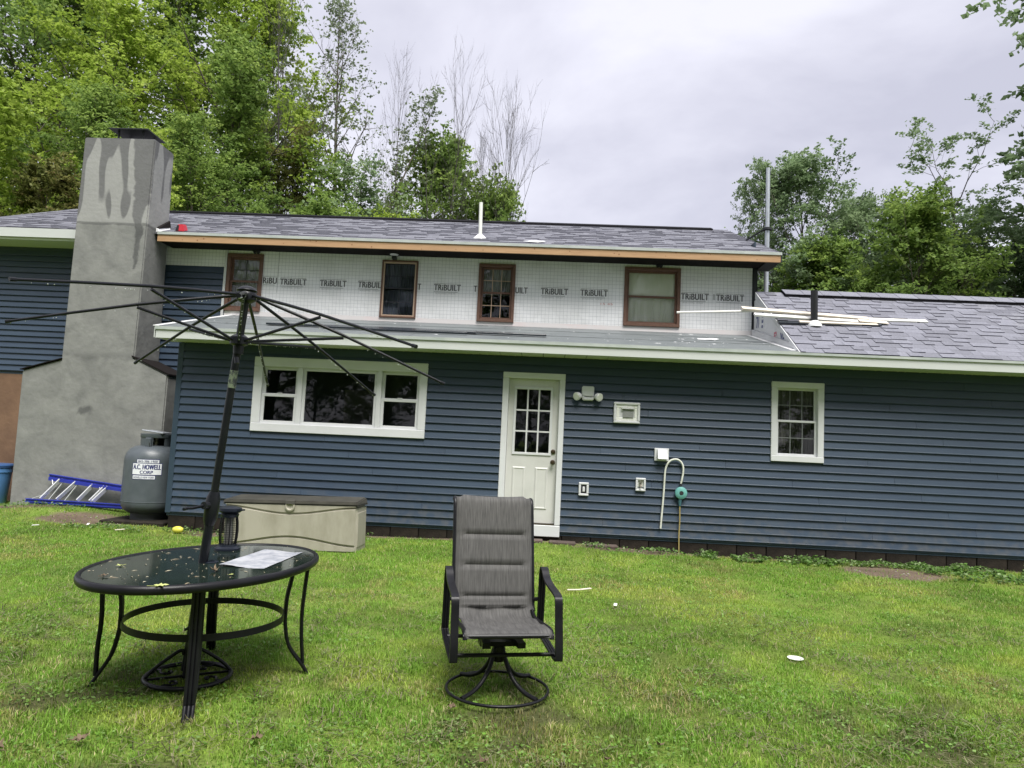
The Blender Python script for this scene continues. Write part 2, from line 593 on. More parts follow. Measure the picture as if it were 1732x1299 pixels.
    l.new(mx.outputs['Result'], b.inputs['Base Color'])
    z3 = n.new('ShaderNodeTexNoise')
    z3.inputs['Scale'].default_value, z3.inputs['Detail'].default_value = 14, 6
    l.new(geo.outputs['Position'], z3.inputs['Vector'])
    bp = n.new('ShaderNodeBump')
    bp.inputs['Strength'].default_value, bp.inputs['Distance'].default_value = .5, .012
    l.new(z3.outputs['Fac'], bp.inputs['Height'])
    l.new(bp.outputs['Normal'], b.inputs['Normal'])
    return m


M['wrap'] = wrap_material()
M['stucco'] = stucco_material()


def text_mesh(body, width=None, height=None, bold=.0, shear=0.0):
    """flat lettering as mesh coordinates in its own x/y plane, left-bottom at the origin"""
    cu = bpy.data.curves.new('lettering', 'FONT')
    cu.body = body
    cu.size = 1
    cu.offset = bold
    cu.shear = shear
    cu.space_character = 1.08
    o = bpy.data.objects.new('lettering', cu)
    col.objects.link(o)
    dg = bpy.context.evaluated_depsgraph_get()
    dg.update()
    me = bpy.data.meshes.new_from_object(o.evaluated_get(dg))
    bpy.data.objects.remove(o)
    bpy.data.curves.remove(cu)
    v = np.array([x.co[:2] for x in me.vertices])
    f = [tuple(p.vertices) for p in me.polygons]
    bpy.data.meshes.remove(me)
    v -= v.min(0)
    s = v.max(0)
    sx = width / s[0] if width else height / s[1]
    sy = height / s[1] if height else sx
    return v * (sx, sy), f


def lettering(body, x, y, z, w, h, mat_, parent, bold=.03, lines=False, name='lettering'):
    v, f = text_mesh(body, w, h, 0)
    mb = MB()
    for q, dxx in enumerate((-bold * h, 0, bold * h) if bold else (0,)):       # heavy strokes: the outline struck three times
        mb.add([(x + a + dxx, y - q * .0003, z + b) for a, b in v], f)
    if lines:
        mb.add([(x, y, z + h * 1.12), (x + w, y, z + h * 1.12), (x + w, y, z + h * 1.17), (x, y, z + h * 1.17)], [(0, 1, 2, 3)])
        mb.add([(x, y, z - h * .25), (x + w * .9, y, z - h * .25), (x + w * .9, y, z - h * .2), (x, y, z - h * .2)], [(0, 1, 2, 3)])
    return mb.build(name, mat_, parent)

# ------------------------------------------------------------------ ground
def sstep(x, a, b):
    t = np.clip((np.asarray(x, float) - a) / (b - a), 0, 1)
    return t * t * (3 - 2 * t)


def ground_h(x, y):
    x, y = np.asarray(x, float), np.asarray(y, float)
    near = sstep(y, 8.3, 9.9)
    h = .085 * np.exp(-((x - .1) / 1.5) ** 2) * near
    h = h - .06 * np.exp(-((x + 4.5) / 1.0) ** 2) * near + .015 * near
    h = h + .10 * np.exp(-((x + 7.3) / 1.1) ** 2) * sstep(y, 9.9, 10.8)
    h = h + (vnoise(x, y, 1.3, 3) - .5) * .035 + (vnoise(x, y, .35, 5) - .5) * .012
    return h


def dirt_mask(x, y):
    x, y = np.asarray(x, float), np.asarray(y, float)
    n = vnoise(x, y, .35, 21) * .5 + vnoise(x, y, .12, 22) * .3
    d1 = np.exp(-(((x + 6.55) / .75) ** 2 + ((y - 10.15) / .42) ** 2)) * 1.7
    d2 = np.exp(-(((x - 4.45) / .60) ** 2 + ((y - 9.30) / .42) ** 2)) * 1.7
    d3 = np.exp(-(((x - 1.2) / .8) ** 2 + ((y - 9.75) / .22) ** 2)) * 1.2
    d4 = np.exp(-((y - 9.97) / .14) ** 2) * .9 * (x > -5.2)
    d5 = np.exp(-(((x + 4.2) / .9) ** 2 + ((y - 9.65) / .25) ** 2)) * .9
    d6 = np.exp(-(((x + 8.3) / 1.1) ** 2 + ((y - 10.8) / .3) ** 2)) * 1.1
    d = np.maximum.reduce([d1, d2, d3, d4, d5, d6])
    return np.clip((d - .25 - n * .75) * 3.0 + .5, 0, 1)


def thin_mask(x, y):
    """thinly grown spots of darker tone, stronger towards the viewer"""
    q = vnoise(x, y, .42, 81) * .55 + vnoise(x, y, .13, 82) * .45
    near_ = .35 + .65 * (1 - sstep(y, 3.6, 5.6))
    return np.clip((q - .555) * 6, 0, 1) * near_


xs = np.concatenate([[-600, -250, -120, -60, -35, -22, -16], np.arange(-12, 10.01, .10), [13, 18, 26, 40, 70, 130, 250, 600]])
ys = np.concatenate([[-400, -150, -60, -25, -12, -6, -3], np.arange(-1, 12.01, .10), [13, 15, 18, 22, 28, 36, 50, 80, 150, 300, 900]])
gx, gy = np.meshgrid(xs, ys)
inn = (gx > -12.1) & (gx < 10.1) & (gy > -1.1) & (gy < 12.1)
gz = np.where(inn, ground_h(gx, gy), 0.0) - .015
gz = np.where(gy > 13, gz + (gy - 13) * .02 * (gy < 60) + .94 * (gy >= 60), gz)
gv = np.stack([gx.ravel(), gy.ravel(), gz.ravel()], 1)
nx_, ny_ = len(xs), len(ys)
ii, jj = np.meshgrid(np.arange(nx_ - 1), np.arange(ny_ - 1))
a_ = (jj * nx_ + ii).ravel()
gq = np.stack([a_, a_ + 1, a_ + 1 + nx_, a_ + nx_], 1)
dm = dirt_mask(gv[:, 0], gv[:, 1]) * inn.ravel()
woods = sstep(gv[:, 1], 12.2, 14)
pn = vnoise(gv[:, 0], gv[:, 1], .8, 9)
turf = np.array([.11, .16, .030]) * (.7 + .6 * pn[:, None])
soil = np.array([.12, .092, .068]) * (.8 + .4 * vnoise(gv[:, 0], gv[:, 1], .2, 8)[:, None])
leafmould = np.array([.05, .042, .028])
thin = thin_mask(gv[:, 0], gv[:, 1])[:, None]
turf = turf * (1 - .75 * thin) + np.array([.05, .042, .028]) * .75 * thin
gc = turf * (1 - dm[:, None]) + soil * dm[:, None]
gc = gc * (1 - woods[:, None]) + leafmould * woods[:, None]
M['ground'] = attr_mat('lawn_soil', None, .95, 0, 'col', .1, fine=55)
gme = raw_mesh('ground', gv, gq, M['ground'], nper=4, colr=gc)
gme.shade_smooth()
ground = link_mesh('ground', gme)
ground['kind'] = 'structure'

# ------------------------------------------------------------------ the house
YW, YU = 10.0, 11.9
house = thing('house', 'long dark blue two storey house under renovation with bare house wrap on its upper wall', 'house', (0, 10, 0))


def holes_wall(x0, x1, z0, z1, y0, y1, holes, name, m, parent):
    """a wall slab left open where the windows and the door sit"""
    xs_ = sorted({x0, x1} | {h[0] for h in holes} | {h[1] for h in holes})
    zs_ = sorted({z0, z1} | {h[2] for h in holes} | {h[3] for h in holes})
    mb = MB()
    for a, b in zip(xs_, xs_[1:]):
        run = None
        for c, d in zip(zs_, zs_[1:]):
            mx, mz = (a + b) / 2, (c + d) / 2
            solid = x0 <= mx <= x1 and not any(h[0] < mx < h[1] and h[2] < mz < h[3] for h in holes)
            if solid:
                run = (run[0], d) if run else (c, d)
            if (not solid or d == zs_[-1]) and run:
                mb.box(a, b, y0, y1, run[0], run[1])
                run = None
    return mb.build(name, m, parent)


def siding(x0, x1, z0, z1, y, holes, parent, pitch=.110, joints=()):
    """lapped boards, each its own object: bottom edge stands proud with a drip lip"""
    def board(a, b, c, d, full=True):
        if b - a < .01 or d - c < .008:
            return
        sh_ = (row * 1.37) % 3.1 - 1.5
        cut = [a] + [j + sh_ for j in joints if a + .4 < j + sh_ < b - .4] + [b]
        for p, q in zip(cut, cut[1:]):
            e = .0015
            t = .025 * min(1, (d - c) / pitch)
            prof = [(y - .003, d), (y - .003 - t * .92, c + .012), (y - .003 - t, c + .008), (y - .003 - t, c), (y - .001, c + .003), (y - .001, d)]
            MB().prism([(u, w) for u, w in prof], 'x', p + e, q - e).build('siding_board', M['siding'], parent)
    z = z0
    row = 0
    while z < z1 - .01:
        zt = min(z + pitch, z1)
        hs = sorted([h for h in holes if h[2] < zt - .002 and h[3] > z + .002])
        x = x0
        for h in hs:
            board(x, h[0], z, zt)
            if h[2] > z + .006:
                board(h[0], h[1], z, h[2])
            if h[3] < zt - .006:
                board(h[0], h[1], h[3], zt)
            x = h[1]
        board(x, x1, z, zt)
        z += pitch
        row += 1


def sash_window(x0, x1, z0, z1, y, wall_y, frame, fw, depth, mid, sw=.035, grid=None, grid_m=None, glass='glass',
                curtain=None, sash_m=None, head=None, split=True, proud=.03, name='window'):
    """frame > sashes, glazing bars, panes, curtain. y is the front of the wall; the casing stands `proud` of it"""
    mb = MB()
    hd = head or fw
    yf = y - proud
    mb.box(x0, x0 + fw, yf, y + depth, z0 + fw, z1 - hd)
    mb.box(x1 - fw, x1, yf, y + depth, z0 + fw, z1 - hd)
    mb.box(x0, x1, yf, y + depth, z1 - hd, z1)
    mb.box(x0, x1, yf - .008, y + depth, z0, z0 + fw)
    root = mb.build(name, frame, house, bevel=.005)
    sash_m = sash_m or frame
    ix0, ix1, iz0, iz1 = x0 + fw, x1 - fw, z0 + fw, z1 - hd
    rows = [(mid, iz1, y + .012), (iz0, mid, y + .034)] if split else [(iz0, iz1, y + .02)]
    if split:
        rows = [(mid - .015, iz1, y + .040), (iz0, mid + .015, y + .012)]
    for r, (c, d, ys_) in enumerate(rows):
        s = MB()
        s.box(ix0, ix0 + sw, ys_, ys_ + .022, c + sw, d - sw)
        s.box(ix1 - sw, ix1, ys_, ys_ + .022, c + sw, d - sw)
        s.box(ix0, ix1, ys_, ys_ + .022, c, c + sw)
        s.box(ix0, ix1, ys_, ys_ + .022, d - sw, d)
        s.build('sash', sash_m, root, bevel=.003)
        gx0, gx1, gz0, gz1 = ix0 + sw, ix1 - sw, c + sw, d - sw
        nxg, nzg = grid or (1, 1)
        bw = .011
        if grid:
            g = MB()
            for i in range(1, nxg):
                xx = gx0 + (gx1 - gx0) * i / nxg
                g.box(xx - bw / 2, xx + bw / 2, ys_ + .004, ys_ + .016, gz0, gz1)
            for k in range(1, nzg):
                zz = gz0 + (gz1 - gz0) * k / nzg
                g.box(gx0, gx1, ys_ + .005, ys_ + .015, zz - bw / 2, zz + bw / 2)
            g.build('glazing_bar', grid_m or sash_m, root)
        for i in range(nxg):
            for k in range(nzg):
                a, b = gx0 + (gx1 - gx0) * i / nxg, gx0 + (gx1 - gx0) * (i + 1) / nxg
                c2, d2 = gz0 + (gz1 - gz0) * k / nzg, gz0 + (gz1 - gz0) * (k + 1) / nzg
                # old panes never sit perfectly true
                t1, t2 = R.uniform(-.001, .001), R.uniform(-.001, .001)
                MB().add([(a, ys_ + .010 + t1, c2), (b, ys_ + .010 + t2, c2), (b, ys_ + .010 - t1, d2), (a, ys_ + .010 - t2, d2)],
                         [(0, 1, 2, 3)]).build('pane', M[glass], root)
    if curtain:
        cm, gap, lo_ = curtain
        vs, fs = [], []
        n = 60
        for i in range(n + 1):
            u = i / n
            x = ix0 - .02 + (ix1 - ix0 + .04) * u
            yy = y + .078 + .006 * math.sin(u * 47 + math.sin(u * 9) * 2) + .005 * math.sin(u * 91)
            if gap and abs(u - .5) < gap:
                yy += .5
            for z in (iz0 + lo_ - .03, (iz0 + iz1) / 2, iz1 + .03):
                vs.append((x, yy + (z - iz0) * .01, z))
        for i in range(n):
            for k in range(2):
                fs.append((i * 3 + k, i * 3 + 3 + k, i * 3 + 4 + k, i * 3 + 1 + k))
        MB().add(vs, fs).build('curtain', cm, root, smooth=60)
    return root


# --- openings
W1, W2, W3, W4 = (-5.606, -4.974, 3.452, 4.462), (-2.893, -2.266, 3.440, 4.440), (-1.220, -.590, 3.434, 4.438), (1.256, 2.197, 3.460, 4.470)
TW = (-4.185, -1.676, 1.408, 2.476)
DO = (-.600, .278, .140, 2.409)
RW = (3.137, 3.853, 1.330, 2.432)


def hole(w, m=.02):
    return (w[0] + m, w[1] - m, w[2] + m, w[3] - m)


low_holes = [hole(TW), hole(DO), hole(RW)]
# --- lower front wall
wall = holes_wall(-5.31, 7.5, .19, 2.64, YW, YW + .14, low_holes, 'wall', M['navy_trim'], house)
siding(-5.245, 7.47, .212, 2.632, YW, [(TW[0] + .01, TW[1] - .01, TW[2] + .01, TW[3] - .01),
                                       (DO[0] + .01, DO[1] - .01, 0, DO[3] - .01),
                                       (RW[0] + .01, RW[1] - .01, RW[2] + .01, RW[3] - .01)], wall, joints=(-2.9, 1.0, 4.65))
MB().box(-5.327, -5.245, YW - .024, YW + .08, .195, 2.632).build('corner_post', M['navy_trim'], house, bevel=.004)
side = MB().box(-5.318, -5.18, YW + .08, YU, .0, 2.9).build('wall', M['navy_trim'], house)
MB().box(7.47, 7.55, YW - .024, YW + .08, .195, 2.632).build('corner_post', M['navy_trim'], house, bevel=.004)
MB().box(7.4, 7.52, YW + .14, 13.7, .0, 2.75).box(-5.18, 7.4, 13.55, 13.68, 0, 2.75).build('wall', M['navy_trim'], house)
MB().box(-5.245, DO[0] + .02, YW - .012, YW + .01, .188, .212).box(DO[1] - .02, 7.47, YW - .012, YW + .01, .188, .212).build('starter_strip', M['navy_trim'], house)
# foundation of single blocks
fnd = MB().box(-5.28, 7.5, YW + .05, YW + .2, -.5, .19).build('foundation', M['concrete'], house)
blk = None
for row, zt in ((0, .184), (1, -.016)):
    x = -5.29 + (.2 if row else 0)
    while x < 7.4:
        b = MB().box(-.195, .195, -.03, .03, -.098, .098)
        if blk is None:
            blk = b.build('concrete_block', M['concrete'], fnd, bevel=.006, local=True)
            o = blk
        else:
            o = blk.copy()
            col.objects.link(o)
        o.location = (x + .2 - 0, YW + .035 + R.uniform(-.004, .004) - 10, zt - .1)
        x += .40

# --- upper wall (behind the low roof) and the part behind and left of the chimney
up_holes = [hole(W1), hole(W2), hole(W3), hole(W4)]
uwall = holes_wall(-6.76, 3.45, 0, 4.62, YU, YU + .14, up_holes, 'wall', M['navy_trim'], house)
wrap = holes_wall(-5.66, 3.39, 3.455, 4.53, YU - .006, YU - .001, [(a + .02, b - .02, c + .02, d - .02) for a, b, c, d in (W1, W2, W3, W4)], 'house_wrap', M['wrap'], uwall)
wrap2 = MB().box(-6.72, -5.66, 4.222, 4.53, YU - .006, YU - .001)
MB().box(-6.72, -5.66, YU - .006, YU - .001, 4.222, 4.53).build('house_wrap', M['wrap'], uwall)
MB().box(-5.60, 3.39, YU - .010, YU - .001, 3.30, 3.452).build('flashing_tape', M['tape'], uwall)
MB().box(-6.73, 3.40, YU - .022, YU - .001, 4.532, 4.572).build('frieze_strip', M['drip'], house)
siding(-6.72, -5.655, 2.35, 4.22, YU, [], uwall)
MB().box(-6.775, -6.72, YU - .03, YU - .001, 2.43, 4.53).build('trim', M['white'], house)
MB().box(-5.654, -5.612, YU - .03, YU - .001, 3.30, 4.53).build('trim', M['white'], house)
MB().hexa([(-6.775, YU - .05, 2.40), (-6.25, YU - .05, 2.285), (-6.25, YU, 2.285), (-6.775, YU, 2.40),
           (-6.775, YU - .05, 2.46), (-6.25, YU - .05, 2.345), (-6.25, YU, 2.345), (-6.775, YU, 2.46)]).build('trim', M['white'], house)
MB().box(3.40, 3.47, YU - .03, YU + .08, 3.30, 4.56).build('corner_post', M['black_trim'], house)
MB().box(3.44, 3.465, YU + .08, 17.9, 0, 5.0).build('wall', M['navy_trim'], house)
# left wing
lwall = MB().box(-10.55, -7.6, YU + .002, YU + .14, 2.2, 4.62).build('wall', M['navy_trim'], house)
siding(-10.55, -7.80, 2.257, 4.40, YU, [], lwall, pitch=.102)
MB().box(-10.56, -7.6, YU + .004, YU + .16, -.4, 2.24).build('foundation', M['stucco_tan'], house)
MB().box(-10.55, -8.3, YU - .012, YU + .003, 2.236, 2.256).build('starter_strip', M['black_trim'], house)
MB().box(-10.55, -10.42, YU + .14, 17.9, 0, 5.0).box(-10.42, 3.44, 17.75, 17.9, 0, 5.0).box(-7.62, -6.75, YU + .02, YU + .14, 0, 4.62).build('wall', M['navy_trim'], house)

# printed lettering on the wrap
TX = dict(m=M['print'], h=.105)
for body, xl, w, lines in (('TRiBUILT', -4.655, .455, True), ('TRiBUILT', -3.955, .455, True), ('TRiBUIL', -3.290, .392, True),
                           ('T', -2.255, .05, False), ('TRiBUILT', -1.975, .455, True), ('T', -1.292, .052, False),
                           ('UILT', -.578, .20, False), ('TRiBUILT', -.145, .455, True), ('TRiBUILT', .525, .455, True),
                           ('TRiBUILT', 2.215, .455, True), ('TRiBUILT', 2.80, .455, True)):
    lettering(body, xl, YU - .0085, 3.945, w, .105, M['print'], wrap, .042, lines)
lettering('RiBU', -4.955, YU - .0085, 3.955, .235, .105, M['print'], wrap, .042, True)
lettering('II', 2.745, YU - .0085, 3.955, .03, .10, M['print'], wrap, .0)
for xl in (-4.655, -3.955, -3.29, -1.975, -.145, .525, 2.215):
    lettering('BUILDING  WRAP', xl + .03, YU - .0085, 3.885, .34, .022, M['faint'], wrap, .0)
lettering('15 45', 1.0 - .13, YU - .0085, 3.80, .20, .035, mat('red_print', (.55, .28, .28), .6), wrap)
# sheet seam of the wrap
MB().box(-4.705, -4.699, YU - .0088, YU - .006, 3.80, 4.53).build('wrap_seam', M['faint'], wrap)

# --- windows
M['grey_seam'] = mat('dark_bar', (.03, .032, .04), .5)
sash_window(*W1, YU, YU, M['brown'], .058, .09, 3.985, .036, (2, 2), M['grey_seam'], 'glass', (M['curtain_dark'], 0, 0), proud=.035)
w2 = sash_window(*W2, YU, YU, M['brown'], .030, .09, 3.955, .022, (2, 2), M['grey_seam'], 'screen_glass', (M['curtain_dark'], 0, 0), M['black_trim'], proud=.03)
MB().box(W2[0] + .031, W2[0] + .052, YU - .022, YU + .006, W2[2] + .052, W2[3] - .052).box(W2[1] - .052, W2[1] - .031, YU - .022, YU + .006, W2[2] + .052, W2[3] - .052) \
    .box(W2[0] + .031, W2[1] - .031, YU - .022, YU + .006, W2[2] + .031, W2[2] + .052).box(W2[0] + .031, W2[1] - .031, YU - .022, YU + .006, W2[3] - .052, W2[3] - .031).build('screen_frame', M['tan'], w2)
sash_window(*W3, YU, YU, M['brown'], .050, .09, 3.945, .034, (3, 2), M['tan'], 'glass', (M['curtain_dark'], .0, .46), proud=.035)
w4_ = sash_window(*W4, YU, YU, M['brown'], .052, .09, 3.975, .034, None, None, 'glass', (M['curtain'], 0, 0), proud=.035)
vs, fs = [], []
for i in range(61):
    u = i / 60
    x = W4[0] + .06 + (W4[1] - W4[0] - .12) * u
    yy = YU + .068 + .004 * math.sin(u * 39)
    vs += [(x, yy, 3.925 + .028 * abs(math.sin(u * 14))), (x, yy, 4.16), (x, yy, 4.43)]
for i in range(60):
    fs += [(i * 3 + k, i * 3 + 3 + k, i * 3 + 4 + k, i * 3 + 1 + k) for k in (0, 1)]
MB().add(vs, fs).build('valance', M['curtain'], w4_, smooth=60)
sash_window(*RW, YW, YW, M['white'], .082, .09, 1.890, .030, (3, 2), mat('grey_bar', (.15, .16, .16), .5), 'glass', (mat('dim_curtain', (.045, .046, .044), .9, .1, c2=(.10, .10, .095), scale=16, stretch=(4, 4, .3)), 0, 0), M['white'], proud=.038)

# triple window: casing, picture light in the middle, two narrow sash windows
x0, x1, z0, z1 = TW
tw = MB().box(x0, x0 + .125, YW - .04, YW + .09, z0 + .12, z1 - .135).box(x1 - .11, x1, YW - .04, YW + .09, z0 + .12, z1 - .135) \
    .box(x0, x1, YW - .04, YW + .09, z1 - .135, z1).box(x0, x1, YW - .045, YW + .09, z0, z0 + .12).build('window', M['white'], house, bevel=.006)
for a, b in ((-3.545, -3.475), (-2.395, -2.330)):
    MB().box(a, b, YW - .028, YW + .08, z0 + .12, z1 - .135).build('mullion', M['white'], tw, bevel=.004)


def unit(a, b, c, d, split):
    sw = .042
    rows = [(split - .015, d, .036), (c, split + .02, .008)] if split else [(c, d, .012)]
    for r, (p, q, yo) in enumerate(rows):
        s = MB()
        y0_ = YW - .012 + yo
        s.box(a, a + sw, y0_, y0_ + .03, p + sw, q - sw).box(b - sw, b, y0_, y0_ + .03, p + sw, q - sw)
        s.box(a, b, y0_, y0_ + .03, p, p + sw).box(a, b, y0_, y0_ + .03, q - sw, q)
        s.build('sash', M['white'], tw, bevel=.003)
        t = R.uniform(-.002, .002)
        MB().add([(a + sw, y0_ + .012 + t, p + sw), (b - sw, y0_ + .012 - t, p + sw), (b - sw, y0_ + .012 - t, q - sw), (a + sw, y0_ + .012 + t, q - sw)],
                 [(0, 1, 2, 3)]).build('pane', M['glass'], tw)


unit(-4.060, -3.545, z0 + .12, z1 - .135, 1.935)
unit(-3.475, -2.395, z0 + .12, z1 - .135, None)
unit(-2.330, -1.786, z0 + .12, z1 - .135, 1.935)
for sx in (-3.80, -2.06):                       # sash locks
    MB().box(sx - .035, sx + .035, YW - .012, YW + .01, 1.957, 1.97).build('sash_lock', M['white'], tw, bevel=.003)
# a pale hall wall glimpsed through the picture light
MB().box(-3.3, -2.75, 11.55, 11.6, .2, 2.15).build('inner_wall', mat('inside_wall', (.10, .11, .095), .9), house)

# --- door: casing, slab with nine lights, two knobs, sill
x0, x1, z0, z1 = DO
door_case = MB().box(x0, x0 + .085, YW - .035, YW + .12, z0 + .16, z1 - .085).box(x1 - .078, x1, YW - .035, YW + .12, z0 + .16, z1 - .085) \
    .box(x0, x1, YW - .035, YW + .12, z1 - .085, z1).box(x0, x1, YW - .042, YW + .12, z0, z0 + .155).build('door_frame', M['white'], house, bevel=.006)
MB().box(x0 + .085, x1 - .078, YW - .03, YW + .03, .296, .312).build('threshold', M['bronze'], door_case)
dx0, dx1, dz0, dz1 = x0 + .088, x1 - .080, .316, z1 - .088
gl = (-.400, .080, 1.288, 2.176)
slab = holes_wall(dx0, dx1, dz0, dz1, YW + .035, YW + .08, [gl], 'door', M['door'], house)
bead = MB()
bead.box(gl[0] - .035, gl[0], YW + .022, YW + .034, gl[2], gl[3]).box(gl[1], gl[1] + .035, YW + .022, YW + .034, gl[2], gl[3])
bead.box(gl[0] - .035, gl[1] + .035, YW + .022, YW + .034, gl[2] - .035, gl[2]).box(gl[0] - .035, gl[1] + .035, YW + .022, YW + .034, gl[3], gl[3] + .035)
bead.build('bead', M['white'], slab, bevel=.003)
gb = MB()
for i in (1, 2):
    xx = gl[0] + (gl[1] - gl[0]) * i / 3
    zz = gl[2] + (gl[3] - gl[2]) * i / 3
    gb.box(xx - .011, xx + .011, YW + .026, YW + .05, gl[2], gl[3])
    gb.box(gl[0], gl[1], YW + .027, YW + .049, zz - .011, zz + .011)
gb.build('glazing_bar', M['white'], slab)
for i in range(3):
    for k in range(3):
        a, b = gl[0] + (gl[1] - gl[0]) * i / 3, gl[0] + (gl[1] - gl[0]) * (i + 1) / 3
        c, d = gl[2] + (gl[3] - gl[2]) * k / 3, gl[2] + (gl[3] - gl[2]) * (k + 1) / 3
        MB().add([(a, YW + .04, c), (b, YW + .04 + R.uniform(-.001, .001), c), (b, YW + .04, d), (a, YW + .04 + R.uniform(-.001, .001), d)], [(0, 1, 2, 3)]).build('pane', M['glass'], slab)
for a, b in ((-.420, -.235), (-.100, .085)):     # raised lower panels with a moulded rim
    pm = MB()
    pm.add([(a, YW + .034, .50), (b, YW + .034, .50), (b, YW + .034, 1.085), (a, YW + .034, 1.085),
            (a + .018, YW + .024, .518), (b - .018, YW + .024, .518), (b - .018, YW + .024, 1.067), (a + .018, YW + .024, 1.067),
            (a + .036, YW + .030, .536), (b - .036, YW + .030, .536), (b - .036, YW + .030, 1.049), (a + .036, YW + .030, 1.049)],
           [(0, 1, 5, 4), (1, 2, 6, 5), (2, 3, 7, 6), (3, 0, 4, 7), (4, 5, 9, 8), (5, 6, 10, 9), (6, 7, 11, 10), (7, 4, 8, 11), (8, 9, 10, 11)])
    pm.build('door_panel', M['door'], slab)
MB().lathe((.145, YW + .034, 1.312), [(.033, 0), (.033, -.012), (.018, -.016), (.016, -.024), (0.001, -.026)], 16, 'y').build('deadbolt', M['bronze'], slab, smooth=40)
MB().lathe((.145, YW + .034, 1.165), [(.034, 0), (.034, -.008), (.014, -.012), (.014, -.04), (.030, -.05), (.032, -.065), (.022, -.078), (.001, -.082)], 16, 'y').build('knob', M['bronze'], slab, smooth=40)

# --- low roof over the front rooms: three laps of rolled roofing
def lz(y):
    return 2.795 + (y - 9.56) * .2455


lroof = MB().hexa([(-5.455, 9.56, lz(9.56) - .03), (3.42, 9.56, lz(9.56) - .03), (3.42, YU, lz(YU) - .03), (-5.455, YU, lz(YU) - .03),
                   (-5.455, 9.56, lz(9.56) - .008), (3.42, 9.56, lz(9.56) - .008), (3.42, YU, lz(YU) - .008), (-5.455, YU, lz(YU) - .008)]).build('roof', M['felt'], house)
for k, (ya, yb) in enumerate(((9.555, 10.45), (10.40, 11.25), (11.20, YU - .012))):
    x_ = -5.45
    for xe in ([-1.9, 3.36], [-3.4, .9, 3.36], [-.7, 3.36])[k]:
        t = .004 + .004 * k
        sag = R.uniform(0, .002)
        MB().hexa([(x_, ya, lz(ya) - .006 + t), (xe, ya, lz(ya) - .006 + t + sag), (xe, yb, lz(yb) - .007 + t), (x_, yb, lz(yb) - .007 + t),
                   (x_, ya, lz(ya) + .002 + t), (xe, ya, lz(ya) + .002 + t + sag), (xe, yb, lz(yb) - .001 + t), (x_, yb, lz(yb) - .001 + t)]).build('roofing_sheet', M['roll'], lroof)
        x_ = xe + .004
MB().box(-5.46, 3.37, 9.545, 9.562, 2.758, 2.800).box(3.37, 7.7, 9.545, 9.562, 2.758, 2.790).build('drip_edge', M['drip'], house)
MB().box(-5.46, 7.7, 9.562, 9.592, 2.640, 2.772).build('fascia', M['fascia'], house)
MB().hexa([(-5.475, 9.562, 2.645), (-5.450, 9.562, 2.645), (-5.450, YU, 3.215), (-5.475, YU, 3.215),
           (-5.475, 9.562, 2.800), (-5.450, 9.562, 2.800), (-5.450, YU, 3.372), (-5.475, YU, 3.372)]).build('rake_board', M['fascia'], house)
MB().hexa([(-5.49, 9.548, 2.803), (-5.405, 9.548, 2.803), (-5.405, YU, 3.381), (-5.49, YU, 3.381),
           (-5.49, 9.548, 2.814), (-5.405, 9.548, 2.814), (-5.405, YU, 3.392), (-5.49, YU, 3.392)]).build('drip_edge', M['white_metal'], house)
sof = MB()
x = -5.45
while x < 7.6:
    sof.box(x + .004, x + .296, 9.594, YW - .002, 2.642, 2.650)
    sof.box(x + .10, x + .11, 9.60, YW - .002, 2.638, 2.642)
    sof.box(x + .20, x + .21, 9.60, YW - .002, 2.638, 2.642)
    x += .30
sof.build('soffit', M['soffit'], house)
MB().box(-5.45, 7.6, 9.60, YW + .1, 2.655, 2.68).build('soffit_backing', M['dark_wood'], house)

# --- garage roof on the right: gable, shingled
GS = 1.243 / 2.05                                # rise over run
GA = math.atan(GS)


def gz_(y):
    return 2.795 + (y - 9.56) * GS


groof = MB().hexa([(3.385, 9.56, gz_(9.56) - .03), (7.7, 9.56, gz_(9.56) - .03), (7.7, 11.66, gz_(11.66) - .03), (3.385, 11.66, gz_(11.66) - .03),
                   (3.385, 9.56, gz_(9.56) - .004), (7.7, 9.56, gz_(9.56) - .004), (7.7, 11.66, gz_(11.66) - .004), (3.385, 11.66, gz_(11.66) - .004)]) \
    .hexa([(3.48, 11.66, gz_(11.66) - .03), (7.7, 11.66, gz_(11.66) - .03), (7.7, 13.76, gz_(9.56) - .03), (3.48, 13.76, gz_(9.56) - .03),
           (3.48, 11.66, gz_(11.66) - .004), (7.7, 11.66, gz_(11.66) - .004), (7.7, 13.76, gz_(9.56) - .004), (3.48, 13.76, gz_(9.56) - .004)]).build('roof', M['felt'], house)


def tab(w, t, e=.143):
    """one shingle tab lying in x / slope direction, its butt at s = 0"""
    l_ = e + .03
    return MB().hexa([(0, 0, 0), (w - .004, 0, 0), (w - .004, l_, 0), (0, l_, 0),
                      (0, 0, t), (w - .004, 0, t), (w - .004, l_, .0015), (0, l_, .0015)])


tabs = {}
spots = []


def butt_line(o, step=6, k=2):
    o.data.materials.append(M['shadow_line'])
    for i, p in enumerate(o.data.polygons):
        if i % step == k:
            p.material_index = 1

